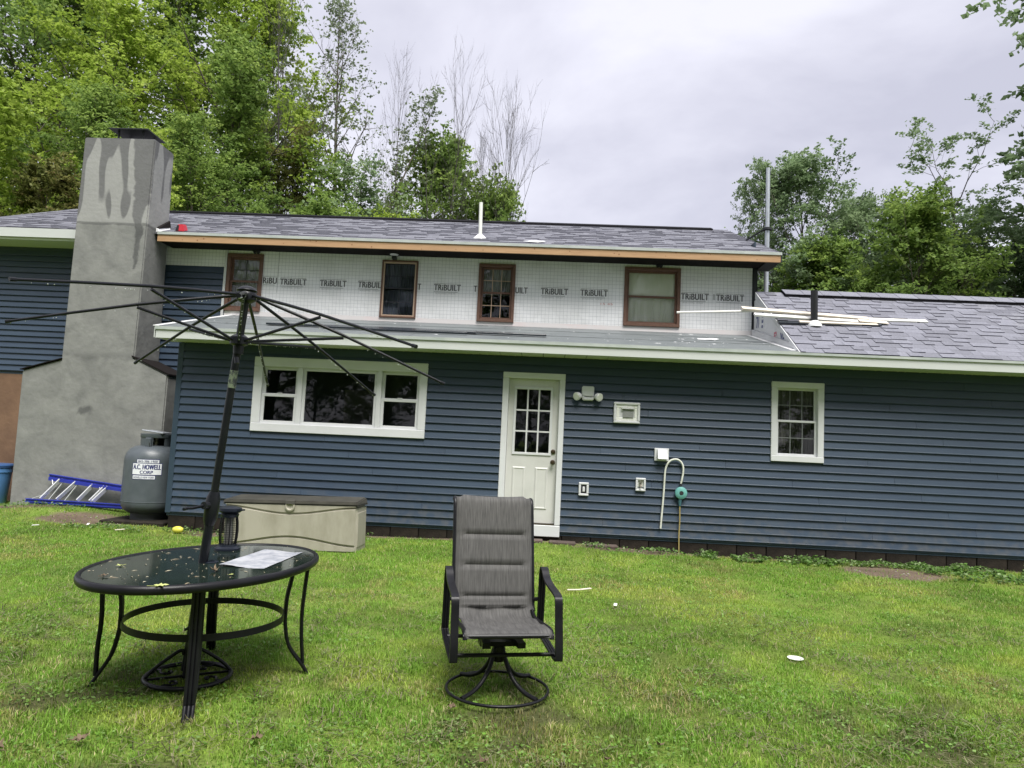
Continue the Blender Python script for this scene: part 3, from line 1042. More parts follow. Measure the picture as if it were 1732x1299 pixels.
for row in range(17):
    s = row * .143
    x = 3.39 - R.uniform(0, .2)
    hi = R.random() < .5
    while x < 7.68:
        w = R.choice((.13, .17, .21, .25, .31))
        xa = max(x, 3.39)
        spots.append((row, xa, min(w, 7.69 - xa, x + w - xa), hi))
        x += w
        hi = not hi if R.random() < .8 else hi
vis = [q for q in spots if q[1] < 6.75 and q[2] > .03]
first = set(map(id, vis[:300]))
rest = MB()
rest_tone = []
for q in spots:
    row, x, w, hi = q
    if w <= .03:
        continue
    t = .013 if hi else .004
    yy, zz = 9.56 + row * .143 * math.cos(GA), gz_(9.56) + row * .143 * math.sin(GA)
    if id(q) in first:
        key = (round(w, 2), t)
        if key not in tabs:
            tabs[key] = tab(key[0], t).build('shingle', M['shingle'], groof, local=True)
            o = tabs[key]
            if t > .01:
                butt_line(o)
        else:
            o = tabs[key].copy()
            col.objects.link(o)
        o.location = (x, yy - 10, zz)
        o.rotation_euler = (GA, 0, R.uniform(-.004, .004))
    else:
        mtx = Matrix.Translation((x, yy, zz)) @ Matrix.Rotation(GA, 4, 'X')
        tb = tab(w, t)
        rest.add([mtx @ Vector(p) for p in tb.v], tb.f)
        rest_tone += [R.random()] * 8
o = rest.build('shingles', M['shingle_mass'], groof)
butt_line(o)
o['kind'] = 'stuff'
at_ = o.data.attributes.new('tone', 'FLOAT', 'POINT')
at_.data.foreach_set('value', np.array(rest_tone, np.float32))
# ridge cap, starting a little in from the gable
MB().prism([(11.47, gz_(11.47) + .008), (11.47, gz_(11.47) + .055), (11.66, gz_(11.66) + .045), (11.85, gz_(11.47) + .055), (11.85, gz_(11.47) + .008), (11.66, gz_(11.66) + .004)], 'x', 3.80, 7.7).build('ridge_vent', M['ridge'], groof)
x = 3.80
while x < 7.5:
    MB().hexa([(x, 11.46, gz_(11.46) + .056), (x + .31, 11.46, gz_(11.46) + .056), (x + .31, 11.665, gz_(11.66) + .047), (x, 11.665, gz_(11.66) + .047),
               (x, 11.46, gz_(11.46) + .066), (x + .31, 11.46, gz_(11.46) + .060), (x + .31, 11.665, gz_(11.66) + .052), (x, 11.665, gz_(11.66) + .058)]).build('ridge_shingle', M['shingle'], groof)
    x += .30
# gable end standing over the low roof
gable = MB().prism([(9.70, lz(9.70)), (11.63, gz_(11.63) - .05), (YU - .04, gz_(11.63) - .1), (YU - .04, lz(YU) - .01)], 'x', 3.42, 3.47).build('wall', M['foil'], house)
MB().hexa([(3.372, 9.60, gz_(9.56) - .03), (3.418, 9.60, gz_(9.56) - .03), (3.418, 11.655, gz_(11.655) - .115), (3.372, 11.655, gz_(11.655) - .115),
           (3.372, 9.575, gz_(9.575) - .006), (3.418, 9.575, gz_(9.575) - .006), (3.418, 11.655, gz_(11.655) - .006), (3.372, 11.655, gz_(11.655) - .006)]).build('rake_board', M['white'], house)
MB().hexa([(3.385, 9.76, lz(9.76) + .012), (3.42, 9.76, lz(9.76) + .012), (3.42, YU - .03, lz(YU) + .012), (3.385, YU - .03, lz(YU) + .012),
           (3.385, 9.95, lz(9.95) + .085), (3.42, 9.95, lz(9.95) + .085), (3.42, YU - .03, lz(YU) + .105), (3.385, YU - .03, lz(YU) + .105)]).build('trim', M['white'], house)
MB().hexa([(3.30, 9.70, lz(9.70) + .006), (3.384, 9.70, lz(9.70) + .006), (3.384, YU - .02, lz(YU) + .006), (3.30, YU - .02, lz(YU) + .006),
           (3.30, 9.70, lz(9.70) + .012), (3.384, 9.70, lz(9.70) + .012), (3.384, YU - .02, lz(YU) + .012), (3.30, YU - .02, lz(YU) + .012)]).build('step_flashing', M['white_metal'], house)
blue_p, red_p = mat('blue_print', (.05, .07, .22), .6), mat('pink_print', (.6, .16, .22), .6)


def gable_print(body, y, z, w, h, ang, m):
    v, f = text_mesh(body, w, h, .05)
    c, s = math.cos(ang), math.sin(ang)
    MB().add([(3.4180, y - (a * c - b * s), z + a * s + b * c) for a, b in v], f).build('lettering', m, gable)


gable_print('7/', 11.72, 3.46, .16, .22, 0, blue_p)
gable_print('S E I 1', 11.36, 3.42, .26, .085, 1.45, blue_p)
gable_print('E3', 10.80, 3.13, .12, .13, .0, red_p)
gable_print('VL', 10.52, 3.09, .17, .12, .0, blue_p)

# --- main roof
MS = .4115
MA = math.atan(MS)


def mz(y):
    return 4.655 + (y - 11.38) * MS


RX0, RX1 = -10.6, 3.70
mroof = MB().hexa([(RX0, 11.38, mz(11.38) - .03), (RX1, 11.38, mz(11.38) - .03), (RX1, 14.9, mz(14.9) - .03), (RX0, 14.9, mz(14.9) - .03),
                   (RX0, 11.38, mz(11.38) - .004), (RX1, 11.38, mz(11.38) - .004), (RX1, 14.9, mz(14.9) - .004), (RX0, 14.9, mz(14.9) - .004)]) \
    .hexa([(RX0, 14.9, mz(14.9) - .03), (RX1, 14.9, mz(14.9) - .03), (RX1, 18.4, mz(11.4) - .03), (RX0, 18.4, mz(11.4) - .03),
           (RX0, 14.9, mz(14.9) - .004), (RX1, 14.9, mz(14.9) - .004), (RX1, 18.4, mz(11.4) - .004), (RX0, 18.4, mz(11.4) - .004)]).build('roof', M['felt'], house)
mass, tone = MB(), []
for row in range(27):
    x = RX0
    hi = False
    while x < RX1:
        w = min(R.choice((.15, .20, .25, .31, .36)), RX1 - x)
        t = .011 if hi else .004
        s = row * .143
        yy, zz = 11.38 + s * math.cos(MA), mz(11.38) + s * math.sin(MA)
        mtx = Matrix.Translation((x, yy, zz)) @ Matrix.Rotation(MA, 4, 'X')
        if w > .02 and not (x + w > -7.87 and x < -6.70 and yy < 11.85):
            tb = tab(w, t)
            mass.add([mtx @ Vector(p) for p in tb.v], tb.f)
            tone += [R.random() * (.65 if hi else 1)] * 8
        x += w
        hi = R.random() < .5
o = mass.build('shingles', M['shingle_mass'], mroof)
butt_line(o)
o['kind'] = 'stuff'
at_ = o.data.attributes.new('tone', 'FLOAT', 'POINT')
at_.data.foreach_set('value', np.array(tone, np.float32))
MB().prism([(14.70, mz(14.70) + .012), (14.70, mz(14.70) + .042), (14.9, mz(14.9) + .045), (15.1, mz(14.70) + .042), (15.1, mz(14.70)), (14.9, mz(14.9))], 'x', -10.2, 3.36).build('ridge_vent', M['ridge'], mroof)
MB().box(-6.60, 3.705, 11.362, 11.378, 4.615, 4.660).build('drip_edge', M['drip'], house)
board = MB().box(-6.60, 3.685, 11.378, 11.416, 4.500, 4.628).build('fascia', M['wood'], house)
for k in range(26):
    kx, kz = R.uniform(-6.4, 3.5), R.uniform(4.515, 4.60)
    MB().lathe((kx, 11.3772, kz), [(R.uniform(.006, .014), 0), (.003, -.0008)], 9, 'y').build('knot', M['knot'], board)
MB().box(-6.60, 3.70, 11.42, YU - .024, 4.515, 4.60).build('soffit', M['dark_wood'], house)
# right gable overhang
MB().hexa([(3.688, 11.378, 4.50), (3.706, 11.378, 4.50), (3.706, 14.9, mz(14.9) - .13), (3.688, 14.9, mz(14.9) - .13),
           (3.688, 11.378, 4.655), (3.706, 11.378, 4.655), (3.706, 14.9, mz(14.9) - .004), (3.688, 14.9, mz(14.9) - .004)]).build('rake_board', M['black_trim'], house)
MB().prism([(11.42, 4.50), (YU + .1, 4.50), (14.9, mz(14.9) - .14), (14.9, mz(14.9) - .05), (11.42, 4.60)], 'x', 3.47, 3.687).build('rake_soffit', M['black_trim'], house)
MB().prism([(YU + .1, 4.4), (14.9, mz(14.9) - .05), (17.9, 4.8), (17.9, 4.4)], 'x', 3.44, 3.465).build('wall', M['navy_trim'], house)
# left wing eave
MB().box(-10.6, -7.86, 11.36, 11.40, 4.490, 4.642).build('fascia', M['fascia'], house)
MB().box(-10.6, -7.86, 11.40, YU, 4.450, 4.486).build('soffit', M['soffit'], house)

# --- chimney: wide base with sloped shoulders, tall stack, steel cap
ch = MB()
ch.prism([(-8.50, -.35), (-6.085, -.35), (-6.085, 2.235), (-6.69, 2.50), (-7.86, 2.42), (-8.515, 2.215)], 'y', 11.13, 11.89)
chim = ch.build('chimney', M['stucco'], house, bevel=.02, seg=2, smooth=50)
st = MB().hexa([(-7.88, 11.132, 2.30), (-6.665, 11.132, 2.40), (-6.665, 11.885, 2.40), (-7.88, 11.885, 2.30),
                (-7.865, 11.15, 6.165), (-6.65, 11.15, 6.165), (-6.66, 11.77, 6.165), (-7.865, 11.77, 6.165)])
st.build('stack', M['stucco'], chim, bevel=.02, seg=2, smooth=50)
MB().box(-7.50, -6.83, 11.20, 11.76, 6.345, 6.362).build('chimney_cap', M['black_trim'], chim)
legs_ = MB()
for lx in (-7.38, -6.96):
    for ly in (11.30, 11.64):
        legs_.box(lx - .012, lx + .012, ly - .012, ly + .012, 6.15, 6.345)
legs_.build('cap_leg', M['black_trim'], chim)
MB().box(-7.44, -6.86, 11.27, 11.69, 6.15, 6.215).build('flue', M['black_trim'], chim)
MB().hexa([(-6.70, 11.115, 2.509), (-6.06, 11.115, 2.236), (-6.06, 11.88, 2.236), (-6.70, 11.88, 2.509),
           (-6.70, 11.115, 2.530), (-6.06, 11.115, 2.257), (-6.06, 11.88, 2.257), (-6.70, 11.88, 2.530)]).build('shoulder_cap', M['dark_wood'], chim)
MB().hexa([(-8.53, 11.10, 2.222), (-7.86, 11.10, 2.428), (-7.86, 11.88, 2.428), (-8.53, 11.88, 2.222),
           (-8.53, 11.10, 2.236), (-7.86, 11.10, 2.442), (-7.86, 11.88, 2.442), (-8.53, 11.88, 2.236)]).build('shoulder_cap', M['dark_wood'], chim)
# notch of dark under-roof and white step flashing beside the stack
MB().hexa([(-6.650, 11.40, 4.665), (-6.60, 11.40, 4.665), (-6.60, 11.76, mz(11.76)), (-6.650, 11.76, mz(11.76)),
           (-6.650, 11.40, 4.725), (-6.62, 11.40, 4.715), (-6.62, 11.76, mz(11.76) + .03), (-6.650, 11.76, mz(11.76) + .04)]).build('step_flashing', M['white_metal'], chim)
MB().hexa([(-6.652, 11.42, 4.730), (-6.61, 11.42, 4.730), (-6.61, 11.78, mz(11.76) + .04), (-6.652, 11.78, mz(11.76) + .04),
           (-6.652, 11.42, 4.745), (-6.63, 11.42, 4.740), (-6.63, 11.78, mz(11.76) + .15), (-6.652, 11.78, mz(11.76) + .16)]).build('under_roof_gap', M['dark_wood'], chim)

# ------------------------------------------------------------------ things fixed to the house
M['lamp_glass'] = mat('lamp_lens', (.62, .63, .60), .15, .6)
M['mesh_grey'] = mat('vent_screen', (.16, .17, .16), .6, c2=(.24, .25, .24), scale=90)
M['grey_rub'] = mat('dark_socket', (.02, .02, .025), .5)
M['teal'] = mat('teal_plastic', (.10, .30, .28), .4, c2=(.14, .36, .33), scale=8)
M['hose'] = mat('white_hose', (.66, .68, .62), .5, c2=(.56, .57, .50), scale=12)
M['stake'] = mat('yellow_stake', (.30, .24, .09), .6)
M['brass'] = mat('tap_brass', (.25, .22, .18), .4, metal=.6)


def wall_frame(mb, x0, x1, z0, z1, w, y0, y1):
    mb.box(x0, x0 + w, y0, y1, z0 + w, z1 - w).box(x1 - w, x1, y0, y1, z0 + w, z1 - w)
    return mb.box(x0, x1, y0, y1, z0, z0 + w).box(x0, x1, y0, y1, z1 - w, z1)


# twin floodlight beside the door
t = thing('floodlight', 'white twin floodlight on the blue wall just right of the door top', 'floodlight', (.60, 9.98, 2.15))
MB().box(.512, .684, 9.945, 9.985, 2.105, 2.252).build('mounting_plate', M['white'], t, bevel=.012, seg=2)
MB().box(.520, .682, 9.93, 9.985, 2.046, 2.098).build('sensor', M['white'], t, bevel=.015, seg=2)
for sx, dx in ((-1, -.28), (1, .22)):
    cx = .60 + sx * .118
    d = Vector((dx * 3, -1, -.25)).normalized()
    c0 = Vector((cx, 9.95, 2.112))
    arm = MB().tube([(.60 + sx * .05, 9.95, 2.09), (cx, 9.955, 2.10)], .012, 8).build('arm', M['white'], t)
    p = [c0 - d * .02, c0, c0 + d * .03, c0 + d * .075]
    hd = MB().tube(p, [.022, .040, .054, .058], 16).build('lamp_head', M['white'], t, smooth=50)
    MB().tube([c0 + d * .074, c0 + d * .079], [.050, .046], 16).build('lens', M['lamp_glass'], hd, smooth=50)
# square exhaust vent in a moulded frame
t = thing('exhaust_vent', 'white framed exhaust vent with grey louvre on the wall right of the floodlight', 'vent', (1.146, 9.98, 1.90))
wall_frame(MB(), .966, 1.330, 1.755, 2.048, .035, 9.94, 9.985).build('outer_frame', M['white'], t, bevel=.008)
wall_frame(MB(), 1.000, 1.296, 1.790, 2.013, .045, 9.958, 9.985).build('inner_frame', M['white_dirty'], t, bevel=.006)
MB().box(1.045, 1.251, 9.966, 9.985, 1.835, 1.968).build('back_plate', M['white'], t)
MB().hexa([(1.095, 9.945, 1.838), (1.240, 9.945, 1.838), (1.240, 9.966, 1.838), (1.095, 9.966, 1.838),
           (1.095, 9.955, 1.955), (1.240, 9.955, 1.955), (1.240, 9.966, 1.955), (1.095, 9.966, 1.955)]).build('louvre', M['mesh_grey'], t)
MB().box(1.075, 1.25, 9.93, 9.968, 1.955, 1.968).build('hood', M['white'], t)
# dryer hood
t = thing('dryer_vent', 'plain white dryer vent hood on the wall above the arched hose', 'vent', (1.647, 9.98, 1.34))
MB().box(1.548, 1.746, 9.955, 9.985, 1.256, 1.432).build('wall_plate', M['white'], t, bevel=.006)
MB().hexa([(1.585, 9.875, 1.282), (1.722, 9.875, 1.282), (1.722, 9.956, 1.282), (1.585, 9.956, 1.282),
           (1.585, 9.935, 1.415), (1.722, 9.935, 1.415), (1.722, 9.956, 1.415), (1.585, 9.956, 1.415)]).build('hood', M['white'], t, bevel=.005)
# outlet near the door
t = thing('wall_outlet', 'small white outlet plate with dark gasket low on the wall nearest the door', 'outlet', (.59, 9.98, .82))
wall_frame(MB(), .520, .658, .727, .910, .030, 9.948, 9.985).build('frame', M['white'], t, bevel=.006)
MB().box(.550, .628, 9.958, 9.985, .757, .880).build('gasket', M['grey_rub'], t, bevel=.01)
MB().box(.573, .605, 9.950, 9.962, .782, .852).build('socket', M['white'], t, bevel=.006)
# tap box
t = thing('wall_tap', 'white recessed box with a garden tap on the wall left of the hose', 'tap', (1.37, 9.98, .92))
wall_frame(MB(), 1.302, 1.439, .829, 1.010, .027, 9.945, 9.985).build('frame', M['white'], t, bevel=.006)
MB().box(1.329, 1.412, 9.975, 9.985, .856, .983).build('back_plate', M['white_dirty'], t)
MB().tube([(1.372, 9.978, .925), (1.372, 9.945, .92), (1.372, 9.93, .90), (1.366, 9.928, .875)], [.012, .013, .012, .011], 8).build('spout', M['brass'], t, smooth=50)
MB().lathe((1.372, 9.945, .948), [(.005, -.02), (.005, 0), (.024, .002), (.024, .010), (.001, .012)], 10).build('handle', M['brass'], t)
# hose, valve and stake
hp = [(1.920, 9.955, .955), (1.932, 9.95, 1.02), (1.945, 9.95, 1.10), (1.945, 9.95, 1.18), (1.925, 9.95, 1.24), (1.885, 9.95, 1.278), (1.840, 9.95, 1.290),
      (1.785, 9.95, 1.278), (1.745, 9.95, 1.245), (1.715, 9.95, 1.19), (1.700, 9.95, 1.12), (1.694, 9.95, 1.0), (1.690, 9.955, .85), (1.680, 9.955, .66), (1.668, 9.955, .48), (1.660, 9.955, .335)]


def spline(pts, k=4):
    pts = [Vector(p) for p in pts]
    o_ = []
    for i in range(len(pts) - 1):
        p0, p1, p2, p3 = pts[max(i - 1, 0)], pts[i], pts[i + 1], pts[min(i + 2, len(pts) - 1)]
        for j in range(k):
            u = j / k
            o_.append(.5 * ((2 * p1) + (p2 - p0) * u + (2 * p0 - 5 * p1 + 4 * p2 - p3) * u * u + (3 * p1 - p0 - 3 * p2 + p3) * u ** 3))
    return o_ + [pts[-1]]


tag(MB().tube(spline(hp), .0135, 8).build('hose', M['hose'], None, smooth=60), 'white hose bent in an arch against the blue wall above the teal valve', 'hose')
t = thing('hose_valve', 'round teal hose valve on the wall below the arched white hose', 'valve', (1.922, 9.95, .83))
MB().lathe((1.922, 9.97, .832), [(.060, 0), (.080, -.012), (.086, -.035), (.080, -.055), (.055, -.066), (.030, -.068), (.028, -.06), (.001, -.058)], 20, 'y').build('body', M['teal'], t, smooth=40)
MB().lathe((1.922, 9.905, .832), [(.027, 0), (.027, -.004), (.001, -.005)], 14, 'y').build('dial', M['grey_rub'], t)
MB().tube([(1.921, 9.95, .905), (1.921, 9.952, .96)], .018, 10).build('upper_neck', M['grey_rub'], t)
MB().tube([(1.914, 9.945, .76), (1.912, 9.945, .70), (1.911, 9.945, .655)], [.026, .022, .016], 10).build('lower_neck', mat('dark_teal', (.05, .13, .16), .5), t, smooth=50)
tag(MB().tube([(1.911, 9.945, .655), (1.916, 9.945, .45), (1.909, 9.94, .25), (1.912, 9.935, .02)], .010, 7).build('stake', M['stake'], None, smooth=60), 'thin yellow brown rod running from the teal valve down to the grass', 'rod')
# fixture under the eave above the second upper window
t = thing('eave_lamp', 'small white lamp under the eave above the dark screened upper window', 'lamp', (-2.68, 11.83, 4.5))
MB().lathe((-2.675, 11.79, 4.515), [(.02, .03), (.065, .02), (.075, 0), (.06, -.012), (.01, -.016)], 16).build('shade', M['white'], t, smooth=40)
MB().box(-2.72, -2.645, 11.80, 11.89, 4.445, 4.50).build('bracket', M['black_trim'], t, bevel=.006)
for x_, lab in ((-5.10, 'small dark bracket under the eave above the leftmost brown window'), (1.83, 'small dark bracket under the eave above the wide curtained window')):
    t = thing('eave_bracket', lab, 'bracket', (x_, 11.85, 4.5))
    MB().box(x_ - .055, x_ + .055, 11.82, 11.893, 4.492, 4.530).build('bar', M['black_trim'], t)
    MB().box(x_ - .04, x_ - .02, 11.83, 11.893, 4.465, 4.492).box(x_ + .02, x_ + .04, 11.83, 11.893, 4.465, 4.492).build('clip', M['grey_rub'], t)

# ------------------------------------------------------------------ things on the roofs
t = thing('vent_pipe', 'white plumbing vent pipe with round flashing on the upper roof', 'vent pipe', (-1.245, 12.05, 4.93))
MB().tube([(-1.245, 12.05, 4.88), (-1.262, 12.05, 5.56)], .032, 14).build('pipe', M['white_dirty'], t, smooth=50)
MB().lathe((-1.245, 12.02, 4.925), [(.125, -.045), (.115, -.01), (.07, .03), (.045, .055)], 18).build('flashing', M['white_metal'], t, smooth=50)
t = thing('vent_pipe', 'short black vent pipe on the low shingled roof on the right', 'vent pipe', (3.87, 10.42, 3.33))
MB().tube([(3.872, 10.42, 3.25), (3.868, 10.42, 3.835)], .050, 16).build('pipe', M['black_pipe'], t, smooth=50)
MB().lathe((3.872, 10.40, 3.325), [(.10, -.03), (.095, .01), (.062, .045), (.052, .06)], 16).build('flashing', M['white_metal'], t, smooth=50)
MB().hexa([(3.74, 10.22, gz_(10.22) + .013), (4.02, 10.22, gz_(10.22) + .013), (4.02, 10.50, gz_(10.50) + .013), (3.74, 10.50, gz_(10.50) + .013),
           (3.74, 10.22, gz_(10.22) + .017), (4.02, 10.22, gz_(10.22) + .017), (4.02, 10.50, gz_(10.50) + .017), (3.74, 10.50, gz_(10.50) + .017)]).build('base_sheet', M['shingle'], t)
t = thing('steel_mast', 'tall galvanised steel mast rising behind the right end of the upper roof', 'mast', (3.84, 12.6, 3.2))
MB().tube([(3.828, 12.6, 3.0), (3.838, 12.6, 5.44)], .041, 14).build('pipe', M['galv'], t, smooth=50)
MB().tube([(3.838, 12.6, 5.42), (3.834, 12.6, 6.55)], .036, 14).build('pipe', M['galv'], t, smooth=50)
MB().lathe((3.838, 12.6, 5.425), [(.050, -.03), (.078, -.02), (.078, .02), (.050, .03)], 14).build('collar', M['black_trim'], t)
MB().bar((3.79, 12.6, 5.425), (3.55, 12.9, 5.30), .03, .02).build('bracket', M['black_trim'], t)
# loose boards lying along the right hand roof
GP = 'loose boards lying along the right roof'
boards = [((2.86, 10.55, 3.560), (4.75, 10.66, 3.492), .095, .036, 'cream', 'cream board whose end juts furthest left past the roof edge'),
          ((3.02, 10.46, 3.455), (4.93, 10.58, 3.415), .085, .032, 'pvc', 'white board beneath the longest cream board'),
          ((4.05, 10.63, 3.475), (5.62, 10.70, 3.492), .085, .036, 'pvc', 'white board reaching furthest right along the roof'),
          ((3.65, 10.40, 3.365), (4.80, 10.47, 3.375), .060, .020, 'cream', 'cream board lowest on the pile next to the black pipe'),
          ((4.55, 10.52, 3.440), (4.98, 10.545, 3.425), .10, .015, 'cream', 'short splintered cream offcut at the middle of the pile')]
for p, q, w, h, m_, lab in boards:
    b = MB().bar(p, q, w, h, up=(0, -GS, 1)).build('loose_board', M[m_], None, bevel=.003)
    tag(b, lab, 'board', GP)
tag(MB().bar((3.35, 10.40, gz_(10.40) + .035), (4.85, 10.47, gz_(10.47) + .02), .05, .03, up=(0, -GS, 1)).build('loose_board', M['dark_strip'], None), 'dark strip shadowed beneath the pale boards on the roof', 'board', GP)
tag(MB().tube([(1.915, 10.60, 3.470), (3.35, 10.56, 3.545)], .017, 8).build('white_rod', M['pvc'], None), 'thin white rod sticking out left from the boards over the flat roof', 'rod')
# long dark strips on the low roof
GS_ = 'long dark metal strips on the low roof'
for (xa, ya, xb, yb, w, lab) in ((-4.20, 10.34, -1.05, 10.30, .10, 'dark metal strip starting nearest the chimney'),
                                 (-3.30, 10.16, -.02, 10.20, .12, 'thick dark metal strip reaching furthest right'),
                                 (-2.60, 10.02, -1.15, 10.00, .05, 'narrow dark metal strip lying nearest the eave')):
    s_ = MB().bar((xa, ya, lz(ya) + .035), (xb, yb, lz(yb) + .035), w, .026, up=(0, -.24, 1)).build('metal_strip', M['dark_strip'], None, bevel=.003)
    tag(s_, lab, 'metal strip', GS_)
# red box with an open end, scraps
t = thing('red_box', 'small red plastic box with an open end on the upper roof edge by the chimney', 'box', (-6.27, 11.47, 4.71))
MB().hexa([(-6.345, 11.44, 4.69), (-6.195, 11.44, 4.69), (-6.20, 11.60, 4.75), (-6.34, 11.60, 4.75),
           (-6.315, 11.44, 4.815), (-6.215, 11.44, 4.815), (-6.22, 11.56, 4.85), (-6.31, 11.56, 4.85)]).build('body', M['red'], t, bevel=.012, seg=2)
MB().hexa([(-6.340, 11.437, 4.705), (-6.285, 11.437, 4.705), (-6.28, 11.45, 4.705), (-6.34, 11.45, 4.705),
           (-6.315, 11.437, 4.800), (-6.280, 11.437, 4.800), (-6.28, 11.45, 4.80), (-6.31, 11.45, 4.80)]).build('opening', M['black_trim'], t)


def scrap(name, c, rx, ry, slope, m, label, cat, seed, group=None, thick=.004):
    r_ = random.Random(seed)
    n = 9
    ring = []
    for i in range(n):
        a = 2 * math.pi * i / n
        k = r_.uniform(.7, 1.15)
        ring.append((c[0] + rx * k * math.cos(a), c[1] + ry * k * math.sin(a), c[2] + slope * ry * k * math.sin(a) + r_.uniform(0, .02)))
    vs = [(p[0], p[1], p[2] - thick) for p in ring] + ring + [(c[0], c[1], c[2] + .02)]
    fs = [tuple(range(n))] + [(i, (i + 1) % n, n + (i + 1) % n, n + i) for i in range(n)] + [(n + i, n + (i + 1) % n, 2 * n) for i in range(n)]
    return tag(MB().add(vs, fs).build(name, m, None), label, cat, group)


scrap('wrap_scrap', (-.262, 11.62, mz(11.62) + .02), .20, .09, MS, M['foil'], 'white scrap lying on the edge of the upper roof', 'scrap', 3)
scrap('wrap_scrap', (2.43, 10.75, lz(10.75) + .015), .16, .08, .245, M['foil'], 'torn white paper scrap on the flat low roof', 'scrap', 5)
sc = MB()
for k in range(110):
    if k < 60:
        x, y = R.uniform(1.2, 3.25), R.uniform(9.7, 11.6)
    else:
        x, y = R.uniform(-5.2, 1.5), R.uniform(9.8, 11.7)
    a, r_ = R.uniform(0, 3.1), R.uniform(.006, .03)
    c, s = math.cos(a), math.sin(a)
    z = lz(y) + .013
    sc.add([(x + c * r_ * 1.8, y + s * r_ * 1.8, z + .245 * s * r_ * 1.8), (x - s * r_ * .5, y + c * r_ * .5, z + .245 * c * r_ * .5), (x - c * r_, y - s * r_, z - .245 * s * r_), (x + s * r_ * .4, y - c * r_ * .4, z - .245 * c * r_ * .4 + .004)], [(0, 1, 2, 3)])
o = sc.build('litter', M['foil'])
o['kind'] = 'stuff'

# ------------------------------------------------------------------ beside the chimney
M['tank'] = mat('tank_grey', (.070, .084, .095), .40, .45, c2=(.09, .104, .118), scale=5, bump=.08, bscale=25)
M['tank_dark'] = mat('tank_foot', (.05, .055, .055), .7)
M['label_white'] = mat('label_white', (.74, .76, .80), .4)
M['label_blue'] = mat('label_blue', (.015, .02, .13), .45)
TCX, TCY, TR = -5.835, 10.47, .385
TZ = .02
t = thing('propane_tank', 'large grey propane tank with a white label beside the blue corner of the house', 'gas tank', (TCX, TCY, TZ))
body = [(.18, .10), (.28, .115), (.345, .155), (.380, .215), (.385, .27), (.385, .275), (.389, .277), (.389, .283), (.385, .285), (.385, .86), (.380, .92), (.360, .985), (.315, 1.045), (.245, 1.085), (.16, 1.10), (.10, 1.104)]
MB().lathe((TCX, TCY, TZ), body, 48).build('body', M['tank'], t, smooth=45)
MB().lathe((TCX, TCY, TZ), [(.245, -.02), (.245, .13), (.235, .13)], 32).build('foot_ring', M['tank_dark'], t, smooth=45)
# collar, open at the front right, with a lid
cv, cf = [], []
n = 40
for i in range(n + 1):
    a = 2 * math.pi * i / n
    for r_, z in ((.205, 1.07), (.205, 1.27), (.197, 1.27), (.197, 1.07)):
        cv.append((TCX + .02 + r_ * math.cos(a), TCY + r_ * math.sin(a), TZ + z))
for i in range(n):
    a = 360 * (i + .5) / n
    low = 288 < a < 333
    for k in range(4):
        if low and k in (0, 2):
            continue
        p, q = i * 4 + k, (i + 1) * 4 + k
        p2, q2 = i * 4 + (k + 1) % 4, (i + 1) * 4 + (k + 1) % 4
        cf.append((p, q, q2, p2))
col_ = MB().add(cv, cf).build('collar', M['tank'], t, smooth=40)
MB().lathe((TCX + .02, TCY, TZ), [(.21, 1.215), (.213, 1.222), (.213, 1.270), (.20, 1.275)], 40).build('collar_band', M['tank'], t, smooth=40)
MB().hexa([(TCX - .12, TCY - .17, 1.335), (TCX + .21, TCY - .17, 1.300), (TCX + .21, TCY + .12, 1.300), (TCX - .12, TCY + .12, 1.335),
           (TCX - .12, TCY - .17, 1.352), (TCX + .21, TCY - .17, 1.317), (TCX + .21, TCY + .12, 1.317), (TCX - .12, TCY + .12, 1.352)]).build('lid', M['galv'], t, bevel=.006)
MB().tube([(TCX + .05, TCY - .05, 1.11), (TCX + .05, TCY - .05, 1.25)], .035, 12).tube([(TCX + .05, TCY - .05, 1.19), (TCX + .05, TCY - .19, 1.19)], .022, 8).build('valve', M['brass'], t)
MB().box(TCX - .015, TCX + .075, TCY - .240, TCY - .195, 1.10, 1.235).build('gauge_box', M['tank'], t, bevel=.01)
MB().tube([(TCX + .06, TCY - .235, 1.10), (TCX + .06, TCY - .245, 1.165)], .008, 6).build('pin', M['tank_dark'], t)


def on_tank(v, a_mid, z0, dr):
    """wrap flat coordinates (metres along the surface, height) round the tank"""
    o_ = []
    for u, w in v:
        a = a_mid + u / TR
        o_.append((TCX + (TR + dr) * math.cos(a), TCY + (TR + dr) * math.sin(a), z0 + w))
    return o_


AM = math.radians(-72)
lab = MB()


def strip(mb, u0, u1, w0, w1, dr, n=16):
    v = [(u0 + (u1 - u0) * i / n, w) for i in range(n + 1) for w in (w0, w1)]
    mb.add(on_tank(v, AM, 0, dr), [(2 * i, 2 * i + 2, 2 * i + 3, 2 * i + 1) for i in range(n)])


strip(lab, -.205, .205, .695, .870, .0022)
strip(lab, -.145, .165, .868, .925, .0014)
strip(lab, -.195, .125, .632, .697, .0014)
label = lab.build('label', M['label_blue'], t)
lab2 = MB()
strip(lab2, -.197, .197, .703, .862, .0034)
strip(lab2, -.138, .158, .872, .918, .0026)
strip(lab2, -.188, .118, .639, .688, .0026)
lab2.build('label_face', M['label_white'], label)


def tank_text(s, u0, z0, w, h, bold):
    v, f = text_mesh(s, w, h, 0)
    mb_ = MB()
    for q, dx_ in enumerate((-bold * h * 1.3, 0, bold * h * 1.3)):
        mb_.add(on_tank([(a + u0 + dx_, b) for a, b in v], AM, z0, .0046 + q * .0003), f)
    mb_.build('lettering', M['label_blue'], label)


